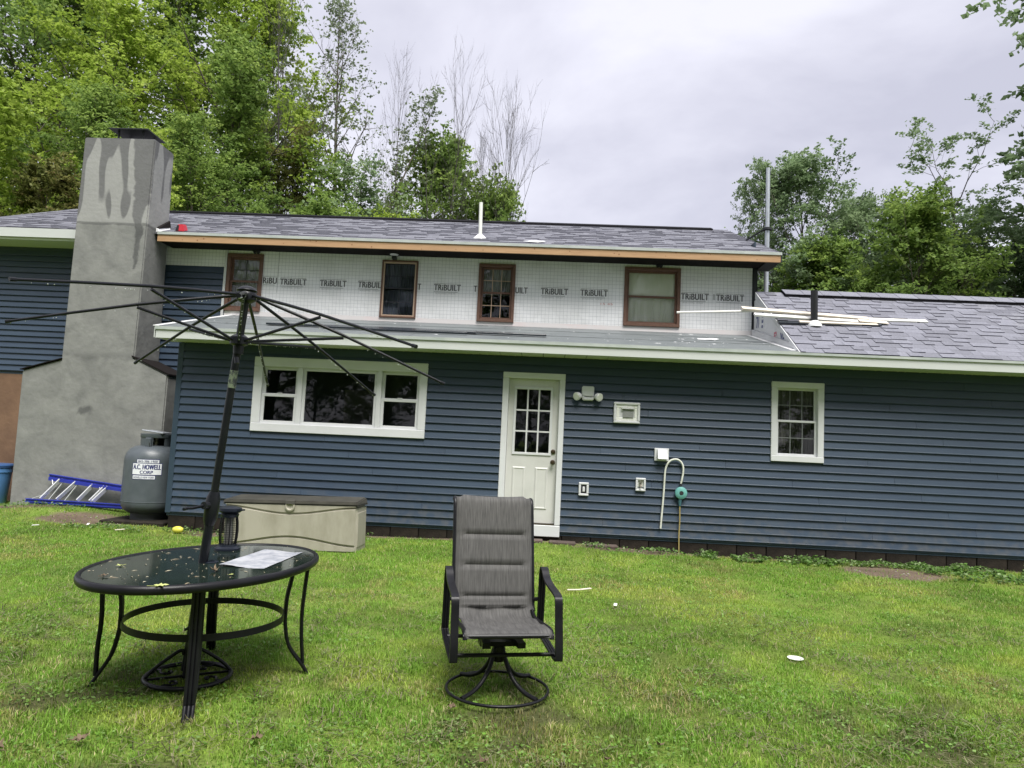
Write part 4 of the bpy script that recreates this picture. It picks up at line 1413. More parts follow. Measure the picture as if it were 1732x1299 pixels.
tank_text('845-386-1900', -.12, .880, .255, .030, .015)
tank_text('A.C. HOWELL', -.185, .778, .37, .070, .045)
tank_text('CORP', -.085, .713, .17, .048, .045)
tank_text('HOWELLS NEW YORK', -.175, .650, .28, .026, .012)
tag(MB().box(-6.30, -5.36, 10.02, 10.93, -.09, .035).build('paving_slab', M['concrete'], None, bevel=.01), 'dark paving slab under the grey propane tank', 'slab')

# step ladder lying on its side against the chimney base
M['lad_blue'] = mat('blue_fibreglass', (.018, .026, .26), .4, .5, c2=(.025, .04, .34), scale=6)
M['alu'] = mat('aluminium', (.70, .71, .72), .3, .5, metal=.35)
t = thing('step_ladder', 'blue step ladder lying on its side against the base of the chimney', 'ladder', (-7.2, 10.98, .15))
LX = [(-8.02, 10.86, .165), (-6.30, 10.86, .15)], [(-7.80, 11.03, .545), (-6.30, 11.03, .395)]
for (p, q), w in zip(LX, (.055, .06)):
    MB().bar(p, q, .03, w, up=(0, 0, 1)).bar((p[0], p[1] - .022, p[2] + w / 2 - .006), (q[0], q[1] - .022, q[2] + w / 2 - .006), .022, .010).bar((p[0], p[1] - .022, p[2] - w / 2 + .006), (q[0], q[1] - .022, q[2] - w / 2 + .006), .022, .010).build('side_rail', M['lad_blue'], t)
MB().bar((-7.79, 11.00, .50), (-6.30, 10.97, .355), .03, .045).build('side_rail', M['lad_blue'], t)
MB().bar((-8.00, 10.92, .13), (-6.30, 10.92, .115), .03, .045).build('side_rail', M['lad_blue'], t)
for i, (xa, xb) in enumerate(((-7.80, -7.60), (-7.54, -7.34), (-7.21, -7.06), (-7.01, -6.87), (-6.96, -6.815))):
    f_ = (xb + 7.80) / 1.5
    zt = .515 - .15 * f_
    MB().bar((xa, 10.875, .195), (xb, 11.00, zt), .055, .022, up=(1, 0, .5)).build('step', M['alu'], t)
for xa, xb in ((-7.72, -7.555), (-7.46, -7.30)):
    MB().bar((xa, 10.93, .16), (xb, 11.01, .46), .02, .012, up=(1, 0, .5)).build('rear_rung', M['alu'], t)
for a, b in (((-7.92, 10.85, .20), (-7.74, 10.89, .27)), ((-7.74, 11.00, .51), (-7.685, 10.95, .42)), ((-6.95, 10.99, .42), (-6.92, 10.95, .39))):
    MB().bar(a, b, .010, .008).build('brace', M['alu'], t)

# blue barrel, mostly outside the frame on the left
M['barrel'] = mat('blue_barrel', (.10, .25, .52), .35, .5, c2=(.12, .28, .56), scale=3)
t = thing('barrel', 'light blue plastic barrel with darker rim at the left edge', 'barrel', (-9.02, 11.30, .0))
MB().lathe((-9.02, 11.30, .0), [(.25, .0), (.27, .04), (.31, .50), (.315, .54), (.325, .545), (.325, .60), (.315, .605), (.315, .62)], 32).build('body', M['barrel'], t, smooth=40)
MB().lathe((-9.02, 11.30, .0), [(.315, .615), (.335, .62), (.338, .655), (.32, .675), (.01, .68)], 32).build('lid', mat('barrel_lid', (.035, .09, .22), .4), t, smooth=40)

# ------------------------------------------------------------------ deck box
M['resin'] = mat('beige_resin', (.36, .34, .28), .55, .4, c2=(.26, .245, .19), scale=3.2, stretch=(2, 2, .7), lo=.42, hi=.75, bump=.06, bscale=60)
M['lid'] = mat('grey_brown_lid', (.038, .036, .029), .45, .4, c2=(.06, .057, .045), scale=5)
M['groove'] = mat('groove', (.05, .048, .04), .8)
t = thing('deck_box', 'long beige plastic deck box with a dark lid against the blue wall', 'storage box', (-3.06, 8.95, .0), math.radians(-3))
t.rotation_euler = (0, math.radians(-1.5), math.radians(-1.0))
BW, BD, BH = .855, .215, .60
mb = MB()
mb.prism([(-BW + .02, -BD + .015), (-BW + .05, -BD), (BW - .05, -BD), (BW - .02, -BD + .015), (BW - .02, BD), (-BW + .02, BD)], 'z', -.09, BH - .10)
body = mb.build('body', M['resin'], t, local=True, bevel=.008, seg=2)


def wave(z_mid, amp, u, k=1.0):
    return z_mid + amp * math.cos(u * math.pi * k)


# swelling front panel between two wavy grooves
n = 40
def panel(zlo, zhi, yo, name, m):
    vs, fs = [], []
    for i in range(n + 1):
        u = -1 + 2 * i / n
        x = u * (BW - .035)
        for z, y in ((zlo(u), -BD + .002), (zlo(u) + .006, -BD - yo), (zhi(u) - .006, -BD - yo), (zhi(u), -BD + .002)):
            vs.append((x, y, z))
    for i in range(n):
        for k in range(3):
            a = i * 4 + k
            fs.append((a, a + 4, a + 5, a + 1))
    return MB().add(vs, fs).build(name, m, t, local=True, smooth=35)


lowg = lambda u: .085 + .050 * math.cos(u * math.pi * .95)
upg = lambda u: .455 - .042 * math.cos(u * math.pi * .95)
panel(lambda u: -.03, lambda u: lowg(u) - .010, .016, 'plinth_panel', M['resin'])
panel(lambda u: lowg(u) + .010, lambda u: upg(u) - .010, .022, 'front_panel', M['resin'])
panel(lambda u: upg(u) + .010, lambda u: BH - .075, .016, 'top_panel', M['resin'])
MB().box(BW - .024, BW - .012, -BD + .03, BD - .03, .02, .44).build('side_panel', M['resin'], t, local=True, bevel=.004)
MB().box(-BW + .005, BW - .005, -BD - .012, BD, BH - .085, BH - .072).build('groove', M['groove'], t, local=True)
lid = MB().hexa([(-BW, -BD - .03, BH - .072), (BW, -BD - .03, BH - .072), (BW, BD, BH - .072), (-BW, BD, BH - .072),
                 (-BW + .01, -BD - .02, BH - .028), (BW - .01, -BD - .02, BH - .028), (BW - .03, BD, BH + .005), (-BW + .03, BD, BH + .005)]).build('lid', M['lid'], t, local=True, bevel=.012, seg=2)
MB().lathe((0, -BD - .021, BH - .095), [(.062, .0), (.062, -.014), (.045, -.018), (.030, -.004), (.001, -.002)], 20, 'y').build('handle', M['resin'], lid, local=True)
MB().hexa([(-.06, -BD - .045, BH - .070), (.06, -BD - .045, BH - .070), (.06, -BD - .02, BH - .070), (-.06, -BD - .02, BH - .070),
           (-.06, -BD - .04, BH - .018), (.06, -BD - .04, BH - .018), (.06, -BD, BH - .014), (-.06, -BD, BH - .014)]).build('latch', M['groove'], lid, local=True, bevel=.006)

# ------------------------------------------------------------------ table with its umbrella
M['black_metal'] = mat('black_metal', (.005, .005, .007), .38, .3, c2=(.009, .009, .011), scale=9)
M['table_glass'] = mat('dark_table_glass', (.010, .017, .013), .07, .6, c2=(.014, .024, .018), scale=3)
M['zap'] = mat('navy_plastic', (.010, .014, .024), .4, .35)
TX_, TY_, TH = -1.872, 4.055, math.radians(-14.5)
A_, B_ = .525, .757
table = thing('patio_table', 'oval dark glass patio table with black metal legs and rim', 'table', (TX_, TY_, 0), TH)
ell = [(A_ * math.cos(2 * math.pi * k / 72), B_ * math.sin(2 * math.pi * k / 72)) for k in range(72)]
MB().tube([(x * .972, y * .98, .640) for x, y in ell], .021, 12, closed=True, flat=(.85, 1.1)).build('rim', M['black_metal'], table, local=True, smooth=60)
hole_ = [(.024 * math.cos(2 * math.pi * k / 72), .024 * math.sin(2 * math.pi * k / 72)) for k in range(72)]
vs = [(x * .968, y * .975, .655) for x, y in ell] + [(x, y, .655) for x, y in hole_] + [(x * .968, y * .975, .648) for x, y in ell] + [(x, y, .648) for x, y in hole_]
fs = []
for k in range(72):
    j = (k + 1) % 72
    fs += [(k, j, 72 + j, 72 + k), (144 + k, 216 + k, 216 + j, 144 + j), (72 + k, 72 + j, 216 + j, 216 + k), (k, 144 + k, 144 + j, j)]
MB().add(vs, fs).build('tabletop', M['table_glass'], table, local=True)
MB().lathe((0, 0, .655), [(.045, 0), (.045, .004), (.026, .006), (.026, -.02)], 24).build('hole_collar', M['zap'], table, local=True, smooth=40)
ring = [(.425 * math.cos(2 * math.pi * k / 60), .43 * math.sin(2 * math.pi * k / 60), .345) for k in range(60)]
rv, rf = [], []
for x, y, z in ring:
    for s, h in ((1, -.018), (1, .018), (.985, .018), (.985, -.018)):
        rv.append((x * s, y * s, z + h))
for k in range(60):
    j = (k + 1) % 60
    for q in range(4):
        rf.append((k * 4 + q, j * 4 + q, j * 4 + (q + 1) % 4, k * 4 + (q + 1) % 4))
MB().add(rv, rf).build('lower_ring', M['black_metal'], table, local=True, smooth=40)
c_, s_ = math.cos(-TH), math.sin(-TH)
for fx, fy in ((-1.684, 3.539), (-2.374, 3.864), (-1.368, 4.289), (-2.083, 4.613)):
    wx, wy = fx - TX_, fy - TY_
    lx, ly = wx * c_ - wy * s_, wx * s_ + wy * c_
    r0 = math.hypot(lx, ly)
    ux, uy = lx / r0, ly / r0
    P = lambda r_, z: (ux * r_, uy * r_, z)
    px_, py_ = -uy * .013, ux * .013
    lg = MB()
    inner = spline([P(r0 + .03, -.02), P(r0 - .01, .05), P(.465, .16), P(.437, .28), P(.433, .345), P(.437, .45), P(.455, .55), P(.462, .632)], 4)
    outer = spline([P(r0 - .005, .06), P(.535, .20), P(.528, .33), P(.532, .45), P(.545 if abs(ly) > .3 else .515, .625)], 4)
    for s in (1.45, 0, -1.45):
        lg.tube([p + Vector((px_ * s, py_ * s, 0)) for p in inner], .0105, 8)
        lg.tube([p + Vector((px_ * s, py_ * s, 0)) for p in outer], .0095, 8)
    lg.tube([P(.40, .628), P(.56 if abs(ly) > .3 else .50, .628)], .012, 6)
    lg.build('leg', M['black_metal'], table, local=True, smooth=60)

# umbrella stand under the table
BX, BY = -1.945, 4.05
t = thing('umbrella_stand', 'round black wrought metal umbrella stand on the grass under the table', 'umbrella stand', (BX, BY, 0))
MB().tube([(BX + .225 * math.cos(a), BY + .225 * math.sin(a), .022) for a in np.linspace(0, 2 * math.pi, 48, endpoint=False)], .013, 8, closed=True).build('base_ring', M['black_metal'], t, smooth=60)
MB().tube([(BX, BY, .0), (BX + .022, BY - .005, .36)], [.034, .031], 14).build('sleeve', M['black_metal'], t, smooth=50)
MB().bar((BX + .01, BY - .10, .30), (BX + .01, BY + .02, .30), .012, .012).build('clamp_screw', M['black_metal'], t)
for k in range(4):
    a = k * math.pi / 2 + .55
    pts = [(BX + r_ * math.cos(a), BY + r_ * math.sin(a), z) for r_, z in ((.225, .025), (.18, .075), (.10, .135), (.045, .165), (.03, .14))]
    rad = MB().tube(spline(pts, 4), .010, 7)
    rad.tube([(BX + r_ * math.cos(a), BY + r_ * math.sin(a), .022) for r_ in (.03, .225)], .008, 6)
    rad.build('strut', M['black_metal'], t, smooth=60)
    a2 = a + math.pi / 4
    cc = (BX + .135 * math.cos(a2), BY + .135 * math.sin(a2))
    sp = [(cc[0] + (.05 - .005 * j) * math.cos(a2 + j * .55), cc[1] + (.05 - .005 * j) * math.sin(a2 + j * .55), .024) for j in range(11)]
    MB().tube([(BX + .222 * math.cos(a2), BY + .222 * math.sin(a2), .024)] + sp, .007, 6).build('scroll', M['black_metal'], t, smooth=60)

# umbrella frame without its canopy
M['umb'] = mat('umbrella_steel', (.006, .007, .010), .34, .32, c2=(.010, .011, .014), scale=12)
M['drop'] = mat('water_drop', (.75, .78, .80), .05, .8)
UB, UT = Vector((-1.965, 4.055, .05)), Vector((-1.736, 3.95, 2.205))
umb = thing('patio_umbrella', 'bare black umbrella frame with eight ribs and no canopy, rising through the table', 'umbrella', tuple(UB))


def along(z):
    return UB + (UT - UB) * ((z - UB.z) / (UT.z - UB.z))


MB().tube([UB, along(1.02)], .0255, 14).build('lower_pole', M['umb'], umb, smooth=50)
MB().tube([along(1.0), UT], .0215, 14).build('upper_pole', M['umb'], umb, smooth=50)
MB().tube([along(1.655), along(1.755)], .0232, 14).build('worn_sticker', mat('worn_sticker', (.16, .20, .13), .6, c2=(.03, .035, .04), scale=30, lo=.45, hi=.55), umb, smooth=50)
hs = MB().tube([along(.87), along(.90), along(.95), along(1.02), along(1.06)], [.027, .036, .040, .038, .027], 14).build('crank_housing', M['umb'], umb, smooth=50)
cz = along(.985)
MB().tube([cz + Vector((-.01, -.03, 0)), cz + Vector((-.02, -.065, 0))], .022, 12).build('crank_boss', M['umb'], hs, smooth=50)
MB().tube([cz + Vector((-.02, -.06, 0)), cz + Vector((-.08, -.062, -.018)), cz + Vector((-.125, -.060, -.022))], [.010, .008, .008], 8).tube([cz + Vector((-.122, -.045, -.022)), cz + Vector((-.122, -.085, -.024))], .009, 8).build('crank_handle', M['umb'], hs, smooth=50)
hub = MB().lathe(tuple(UT), [(.030, -.06), (.055, -.045), (.058, -.015), (.050, .0), (.058, .010), (.050, .022), (.024, .036), (.001, .040)], 20).build('hub', M['umb'], umb, smooth=40)
RUN = along(1.925)
runner = MB().lathe(tuple(RUN), [(.028, -.075), (.030, -.03), (.050, -.02), (.052, .02), (.030, .035)], 18).build('runner', M['umb'], umb, smooth=40)
MB().tube([RUN + Vector((.012, -.045, -.10)), RUN + Vector((.02, -.05, -.135))], .012, 8).build('latch', M['umb'], runner)
tips = [(-2.292, 2.886, 2.013), (-2.838, 3.575, 1.930), (-2.657, 4.462, 1.821), (-2.005, 5.026, 1.751), (-1.205, 4.938, 1.710), (-.621, 4.249, 1.755), (-.636, 3.362, 1.858), (-1.262, 2.797, 1.962)]
drops = MB()
for k, tp in enumerate(tips):
    tp = Vector(tp)
    d = (tp - UT)
    st_ = UT + Vector((d.x, d.y, 0)).normalized() * .045 + Vector((0, 0, -.02))
    mid = st_.lerp(tp, .46)
    bow = Vector((0, 0, .012))
    rib = MB().tube([st_, st_.lerp(tp, .25) + bow * .7, mid + bow, st_.lerp(tp, .75) + bow * .6, tp], [.0095, .0095, .009, .008, .0075], 8).build('rib', M['umb'], umb, smooth=60)
    MB().tube([tp.lerp(st_, .012), tp + (tp - st_).normalized() * .012], .010, 8).build('rib_tip', M['umb'], rib)
    h = Vector((d.x, d.y, 0)).normalized()
    MB().tube([RUN + h * .045, mid + Vector((0, 0, -.004))], .0085, 8).build('stretcher', M['umb'], rib)
    for j in range(26):
        u = R.random() ** .7
        if R.random() < .5:
            p = st_.lerp(tp, u) + Vector((0, 0, -.009))
        else:
            p = (RUN + h * .045).lerp(mid, u) + Vector((0, 0, -.011))
        s = R.uniform(.0022, .0045)
        drops.add([p + Vector(q) * s for q in ((0, 0, .6), (1, 0, -.4), (0, 1, -.4), (-1, 0, -.4), (0, -1, -.4), (0, 0, -1.5))],
                  [(0, 1, 2), (0, 2, 3), (0, 3, 4), (0, 4, 1), (5, 2, 1), (5, 3, 2), (5, 4, 3), (5, 1, 4)])
o = drops.build('water_drops', M['drop'], umb, smooth=80)
o['kind'] = 'stuff'

# bug zapper lantern on the table
ZX, ZY, ZZ = -1.975, 4.50, .656
t = thing('bug_zapper', 'dark cylindrical bug zapper lantern with wire cage on the far side of the table', 'lantern', (ZX, ZY, ZZ))
MB().lathe((ZX, ZY, ZZ), [(.078, 0), (.078, .012), (.066, .018), (.058, .024), (.056, .035), (.03, .036)], 28).build('base', M['zap'], t, smooth=40)
MB().lathe((ZX, ZY, ZZ), [(.030, .20), (.052, .205), (.056, .222), (.050, .230), (.066, .238), (.072, .246), (.070, .262), (.040, .272), (.01, .274)], 28).build('cap', M['zap'], t, smooth=40)
MB().bar((ZX + .065, ZY - .02, ZZ + .252), (ZX + .098, ZY - .03, ZZ + .256), .03, .010).build('cap_tab', M['zap'], t)
MB().lathe((ZX, ZY, ZZ), [(.026, .03), (.026, .205)], 14).build('tube', mat('zapper_tube', (.20, .20, .19), .3), t, smooth=60)
cage = MB()
for k in range(18):
    a = 2 * math.pi * k / 18
    cage.tube([(ZX + r_ * math.cos(a), ZY + r_ * math.sin(a), ZZ + z) for r_, z in ((.050, .03), (.056, .08), (.058, .12), (.055, .17), (.049, .212))], .0018 if k % 3 else .0042, 5)
for z in np.linspace(.042, .20, 12):
    r_ = .0555 - abs(z - .12) * .07
    cage.tube([(ZX + r_ * math.cos(a), ZY + r_ * math.sin(a), ZZ + z) for a in np.linspace(0, 2 * math.pi, 24, endpoint=False)], .0014, 4, closed=True)
cage.build('wire_cage', M['black_metal'], t)
# plastic sheet on the table
M['sheet'] = mat('wet_paper', (.52, .53, .57), .25, .5, c2=(.33, .35, .40), scale=14, lo=.38, hi=.62, detail=7)
vs, fs = [], []
c4 = [Vector((-1.777, 3.952, .6575)), Vector((-1.513, 3.941, .6575)), Vector((-1.500, 4.545, .6575)), Vector((-1.742, 4.523, .6575))]
n = 10
for i in range(n + 1):
    for k in range(n + 1):
        u, w = i / n, k / n
        p = (c4[0] * (1 - u) + c4[1] * u) * (1 - w) + (c4[3] * (1 - u) + c4[2] * u) * w
        e = max(abs(u - .5), abs(w - .5)) * 2
        vs.append(p + Vector((0, 0, .002 + .010 * max(0, e - .8) * R.random() + .006 * (e ** 6) * math.sin(u * 5 + 1))))
for i in range(n):
    for k in range(n):
        a = i * (n + 1) + k
        fs.append((a, a + n + 1, a + n + 2, a + 1))
sh = MB().add(vs, fs).build('paper_sheet', M['sheet'], None, smooth=60)
tag(sh, 'wet pale grey sheet of paper lying on the glass table', 'paper')

# wind-blown bits on the glass
M['bits'] = mat('tree_litter', (.24, .19, .12), .7, c2=(.42, .40, .30), scale=25)
M['leaf_y'] = mat('pale_leaf', (.42, .46, .16), .6)
M['leaf_b'] = mat('dry_leaf', (.11, .075, .045), .8, c2=(.19, .14, .09), scale=20)
lit = MB()
for k in range(150):
    a, r_ = R.uniform(0, 6.28), math.sqrt(R.random()) * .93
    x, y = A_ * r_ * math.cos(a), B_ * r_ * math.sin(a)
    L, w, b = R.choice((.004, .006, .009, .016, .028)), R.uniform(.0015, .004), R.uniform(0, 6.28)
    c, s = math.cos(b), math.sin(b)
    wx, wy = TX_ + x * math.cos(TH) - y * math.sin(TH), TY_ + x * math.sin(TH) + y * math.cos(TH)
    if math.hypot(wx - (-1.905), wy - 4.035) < .05 or (-1.80 < wx < -1.48 and 3.9 < wy < 4.6):
        continue
    z = .657
    lit.add([(wx + c * L, wy + s * L, z), (wx - s * w, wy + c * w, z + .003), (wx - c * L, wy - s * L, z), (wx + s * w, wy - c * w, z + .001)], [(0, 1, 2, 3)])
o = lit.build('table_litter', M['bits'])
o['kind'] = 'stuff'


def leaf(name, c, r_, ang, m, label, seed, lobes=5, group=None, curl=.25):
    rr = random.Random(seed)
    n = lobes * 4
    vs = [(c[0], c[1], c[2] + .004)]
    for i in range(n):
        a = ang + 2 * math.pi * i / n
        k = (1.0, .62, .42, .62)[i % 4] * (.7 + .3 * math.cos((a - ang) / 2) ** 2)
        vs.append((c[0] + r_ * k * math.cos(a), c[1] + r_ * k * math.sin(a), c[2] + .004 + curl * r_ * rr.random() * k))
    stem = MB().add(vs, [(0, 1 + i, 1 + (i + 1) % n) for i in range(n)])
    stem.tube([c, (c[0] - r_ * 1.3 * math.cos(ang), c[1] - r_ * 1.3 * math.sin(ang), c[2] + .006)], .0015, 4)
    return tag(stem.build(name, m, None), label, 'leaf', group)


leaf('fallen_leaf', (-1.79, 3.365, .660), .042, .6, M['leaf_y'], 'pale green maple leaf on the near rim of the glass table', 1, group='leaves on the table')
leaf('fallen_leaf', (-1.725, 3.80, .657), .035, 2.0, M['leaf_b'], 'curled brown leaf cluster on the glass right of the umbrella pole', 2, group='leaves on the table', curl=.9)
leaf('fallen_leaf', (-2.16, 3.52, .657), .022, 1.0, M['leaf_b'], 'small reddish leaf near the left rim of the glass table', 3, group='leaves on the table', curl=.8)
leaf('fallen_leaf', (-2.25, 3.80, .657), .024, 4.0, M['leaf_y'], 'small pale leaf at the far left rim of the glass table', 4, group='leaves on the table')
leaf('fallen_leaf', (-1.60, 3.72, .657), .018, 5.0, M['leaf_y'], 'tiny yellow leaf on the glass in front of the paper', 5, group='leaves on the table')

# ------------------------------------------------------------------ swivel chair
def sling_material():
    m = mat('grey_sling', (.050, .049, .048), .7, .3, c2=(.105, .103, .100), scale=1, stretch=(130, 9, 9), lo=.30, hi=.70, bump=.15, bscale=300, detail=3)
    return m


M['sling'] = sling_material()
chair = thing('patio_chair', 'high backed grey sling swivel chair with black metal arms alone on the lawn', 'chair', (-.205, 4.20, .0), math.radians(14))
chair.rotation_euler = (0, 0, math.radians(14))
prof = [(-.285, .365), (-.272, .392), (-.235, .405), (-.15, .400), (-.05, .390), (.05, .382), (.13, .380), (.185, .392), (.215, .425), (.232, .48), (.255, .58), (.283, .70), (.312, .82), (.338, .93), (.355, 1.00), (.372, 1.045), (.398, 1.062), (.420, 1.052)]
pp = [Vector((0, y, z)) for y, z in prof]
fine = spline(pp, 6)
acc = [0]
for a, b in zip(fine, fine[1:]):
    acc.append(acc[-1] + (b - a).length)
tot = acc[-1]
seams = [.545, .700, .855]                     # as a share of the run, the stitched lines across the back
seams = []
for zs in (.475, .655, .835):
    i = min((k for k in range(len(fine)) if fine[k].y > .2), key=lambda k: abs(fine[k].z - zs))
    seams.append(acc[i])
nx2 = 20
vs, fs = [], []
for i, p in enumerate(fine):
    q = fine[min(i + 1, len(fine) - 1)] - fine[max(i - 1, 0)]
    nrm = Vector((0, -q.z, q.y)).normalized()   # towards the sitter
    half = .222 + (.018 if p.y > .2 else .018 * max(0, -p.y / .28))
    dmin = min(abs(acc[i] - s) for s in seams)
    on_back = acc[i] > seams[0] - .06
    for k in range(nx2 + 1):
        u = -1 + 2 * k / nx2
        pad = 0
        if on_back and abs(u) < .9:
            pad = .016 * min(1, dmin / .020) ** .5 * min(1, (.9 - abs(u)) / .07) ** .5
        sag = -.020 * (1 - u * u) if not on_back else -.012 * (1 - u * u)
        if not on_back and p.y > -.15:
            sag -= .006 * math.sin(u * 7 + acc[i] * 31)
        vs.append(Vector((u * half, p.y, p.z)) + nrm * (pad + sag))
for i in range(len(fine) - 1):
    for k in range(nx2):
        a = i * (nx2 + 1) + k
        fs.append((a, a + nx2 + 1, a + nx2 + 2, a + 1))
sl = MB().add(vs, fs)
o = sl.build('sling', M['sling'], chair, local=True, smooth=70)
sol = o.modifiers.new('thickness', 'SOLIDIFY')
sol.thickness = .008
sol.offset = -1
for s in (-1, 1):
    rail = [Vector((s * (.228 + (.018 if p.y > .2 else .012)), p.y + .010, p.z - .010)) for p in fine]
    MB().tube(rail, .0135, 8).build('side_rail', M['black_metal'], chair, local=True, smooth=60)
MB().tube([(-.25, .408, 1.045), (.25, .408, 1.045)], .012, 8).build('top_rail', M['black_metal'], chair, local=True)
MB().tube([(-.25, -.268, .372), (.25, -.268, .372)], .013, 8).build('front_rail', M['black_metal'], chair, local=True)


def band(pts, w, th, ribs=True):
    """flat ribbed strip in the y/z plane: pts are (x, y, z) centres of the band"""
    pts = spline(pts, 5)
    mb_ = MB()
    m_ = len(pts)
    sec = [(-w / 2, 0), (-w / 2, th), (-w / 6 - .003, th), (-w / 6, th * .7), (-w / 6 + .003, th), (w / 6 - .003, th), (w / 6, th * .7), (w / 6 + .003, th), (w / 2, th), (w / 2, 0)]
    vs_, fs_ = [], []
    for i, p in enumerate(pts):
        d = (pts[min(i + 1, m_ - 1)] - pts[max(i - 1, 0)]).normalized()
        up = Vector((1, 0, 0)).cross(d).normalized()
        for a, b in sec:
            vs_.append(p + Vector((a, 0, 0)) + up * b)
    k_ = len(sec)
    for i in range(m_ - 1):
        for q in range(k_):
            fs_.append((i * k_ + q, i * k_ + (q + 1) % k_, (i + 1) * k_ + (q + 1) % k_, (i + 1) * k_ + q))
    fs_ += [tuple(range(k_)), tuple(range((m_ - 1) * k_, m_ * k_))]
    return mb_.add(vs_, fs_)


for s in (-1, 1):
    X = s * .292
    a = band([(X, .215, .30), (X, .205, .45), (X, .20, .60), (X, .185, .660), (X, .14, .664), (X, .08, .620), (X, .0, .598), (X, -.10, .585), (X, -.175, .572), (X, -.205, .545), (X, -.222, .44), (X, -.243, .33), (X, -.250, .245), (X, -.235, .225), (X, -.15, .228), (X, .0, .245), (X, .14, .262), (X, .21, .285), (X, .215, .31)], .043, .013)
    a.build('arm_frame', M['black_metal'], chair, local=True, smooth=30)
    MB().tube([(s * .25, .225, .46), (s * .285, .20, .47)], .012, 7).build('arm_bolt', M['black_metal'], chair, local=True)
xb = MB().tube([(-.285, -.17, .245), (.285, -.17, .245)], .011, 8).tube([(-.285, .13, .268), (.285, .13, .268)], .011, 8)
xb.build('cross_bar', M['black_metal'], chair, local=True)
MB().bar((-.10, -.16, .29), (-.08, .16, .30), .045, .03).bar((.10, -.16, .29), (.08, .16, .30), .045, .03).bar((-.12, -.02, .275), (.12, -.02, .275), .10, .025).build('rocker_plate', M['black_metal'], chair, local=True)
MB().lathe((0, -.01, 0), [(.030, .165), (.034, .175), (.034, .25), (.050, .26), (.050, .275)], 16).build('swivel_post', M['black_metal'], chair, local=True, smooth=40)
for k in range(4):
    a = math.radians(38 + 90 * k)
    pts = [(r_ * math.cos(a), -.01 + r_ * math.sin(a), z) for r_, z in ((.030, .245), (.050, .19), (.085, .125), (.14, .070), (.21, .036), (.292, .022))]
    MB().tube(spline(pts, 4), .0125, 8).build('leg', M['black_metal'], chair, local=True, smooth=60)
MB().tube([(.292 * math.cos(a), -.01 + .292 * math.sin(a), .014) for a in np.linspace(0, 2 * math.pi, 56, endpoint=False)], .0085, 8, closed=True).build('base_ring', M['black_metal'], chair, local=True, smooth=60)

# ------------------------------------------------------------------ small things lying on the lawn
def gh(x, y):
    return float(ground_h(x, y)) - .015


t = MB().lathe((1.835, 5.21, gh(1.835, 5.21) + .016), [(.050, 0), (.052, .002), (.054, .004), (.056, .007), (.050, .006), (.03, .004), (.001, .005)], 22)
o = t.build('plastic_lid', M['white_dirty'], None, smooth=40)
tag(o, 'small white plastic lid lying on the open lawn right of the chair', 'lid')
t = MB().lathe((-4.93, 9.62, gh(-4.93, 9.62) + .055), [(.001, -.075), (.03, -.065), (.045, -.03), (.048, 0), (.045, .03), (.03, .065), (.001, .075)], 18, 'x')
tag(t.build('yellow_float', mat('yellow_plastic', (.62, .58, .08), .4), None, smooth=50), 'yellow oval plastic float on the grass by the house corner', 'float')
SX = 'wood chips and scraps on the grass'
chips = [(-5.55, 9.30, .06, .8, 'pale wood chip nearest the propane tank'), (-6.15, 9.55, .05, 2.0, 'white chip on the bare soil below the ladder'),
         (-6.6, 9.15, .04, .3, 'small white chip on the grass left of the soil patch'), (.36, 7.05, .065, .1, 'long pale wood chip on the grass beside the chair arm'), (.48, 7.12, .06, .5, 'short pale chip touching the long one behind the chair'),
         (.70, 6.45, .03, 1.4, 'tiny white bit on the lawn right of the chair arm')]
for x, y, L, a, lab_ in chips:
    z = gh(x, y) + .035
    c, s = math.cos(a), math.sin(a)
    tag(MB().bar((x - c * L, y - s * L, z), (x + c * L, y + s * L, z + .006), .03, .008).build('wood_chip', M['cream'] if lab_.startswith(('long', 'short', 'pale')) else M['pvc'], None, bevel=.002), lab_, 'wood chip', SX)
GL = 'dry leaves on the lawn'
dl = [(-1.98, 3.16, .045, 'brown leaf in the grass left of the nearest table leg'), (-.42, 3.86, .038, 'curled brown leaf just in front of the chair base'), (-.20, 3.25, .03, 'dark leaf in the grass below the chair'),
      (.62, 3.55, .028, 'pale tan leaf alone right of the chair base'), (.35, 3.35, .024, 'small tan leaf near the lower middle of the lawn'), (-1.25, 3.30, .035, 'brown leaf in the grass right of the nearest table leg'),
      (1.05, 3.22, .04, 'dark crumpled leaf on mown clippings right of centre'), (-2.25, 3.02, .04, 'brown leaf at the lower left of the lawn')]
for k, (x, y, r_, lab_) in enumerate(dl):
    leaf('dry_leaf', (x, y, gh(x, y) + .034), r_, k * 1.3, M['leaf_b'], lab_, 20 + k, group=GL, curl=1.0)
# brown pavers before the door
M['paver'] = mat('brown_paver', (.065, .046, .038), .9, c2=(.10, .075, .063), scale=10, bump=.4, bscale=60, rand=.2)
for k, (x, w, lab_) in enumerate(((-.10, .30, 'brown paver under the left of the door sill'), (.32, .36, 'brown paver just right of the door sill'), (.86, .42, 'brown paver furthest right along the wall base'))):
    z = gh(x, 9.85)
    tag(MB().box(x - w / 2, x + w / 2, 9.74, 9.93, z - .05, z + .035).build('paver', M['paver'], None, bevel=.008), lab_, 'paver', 'pavers by the door')

# ------------------------------------------------------------------ trees
def leaf_mat(name, stops, trans=.5):
    return attr_mat(name, stops, .55, trans, 'tone', .25)


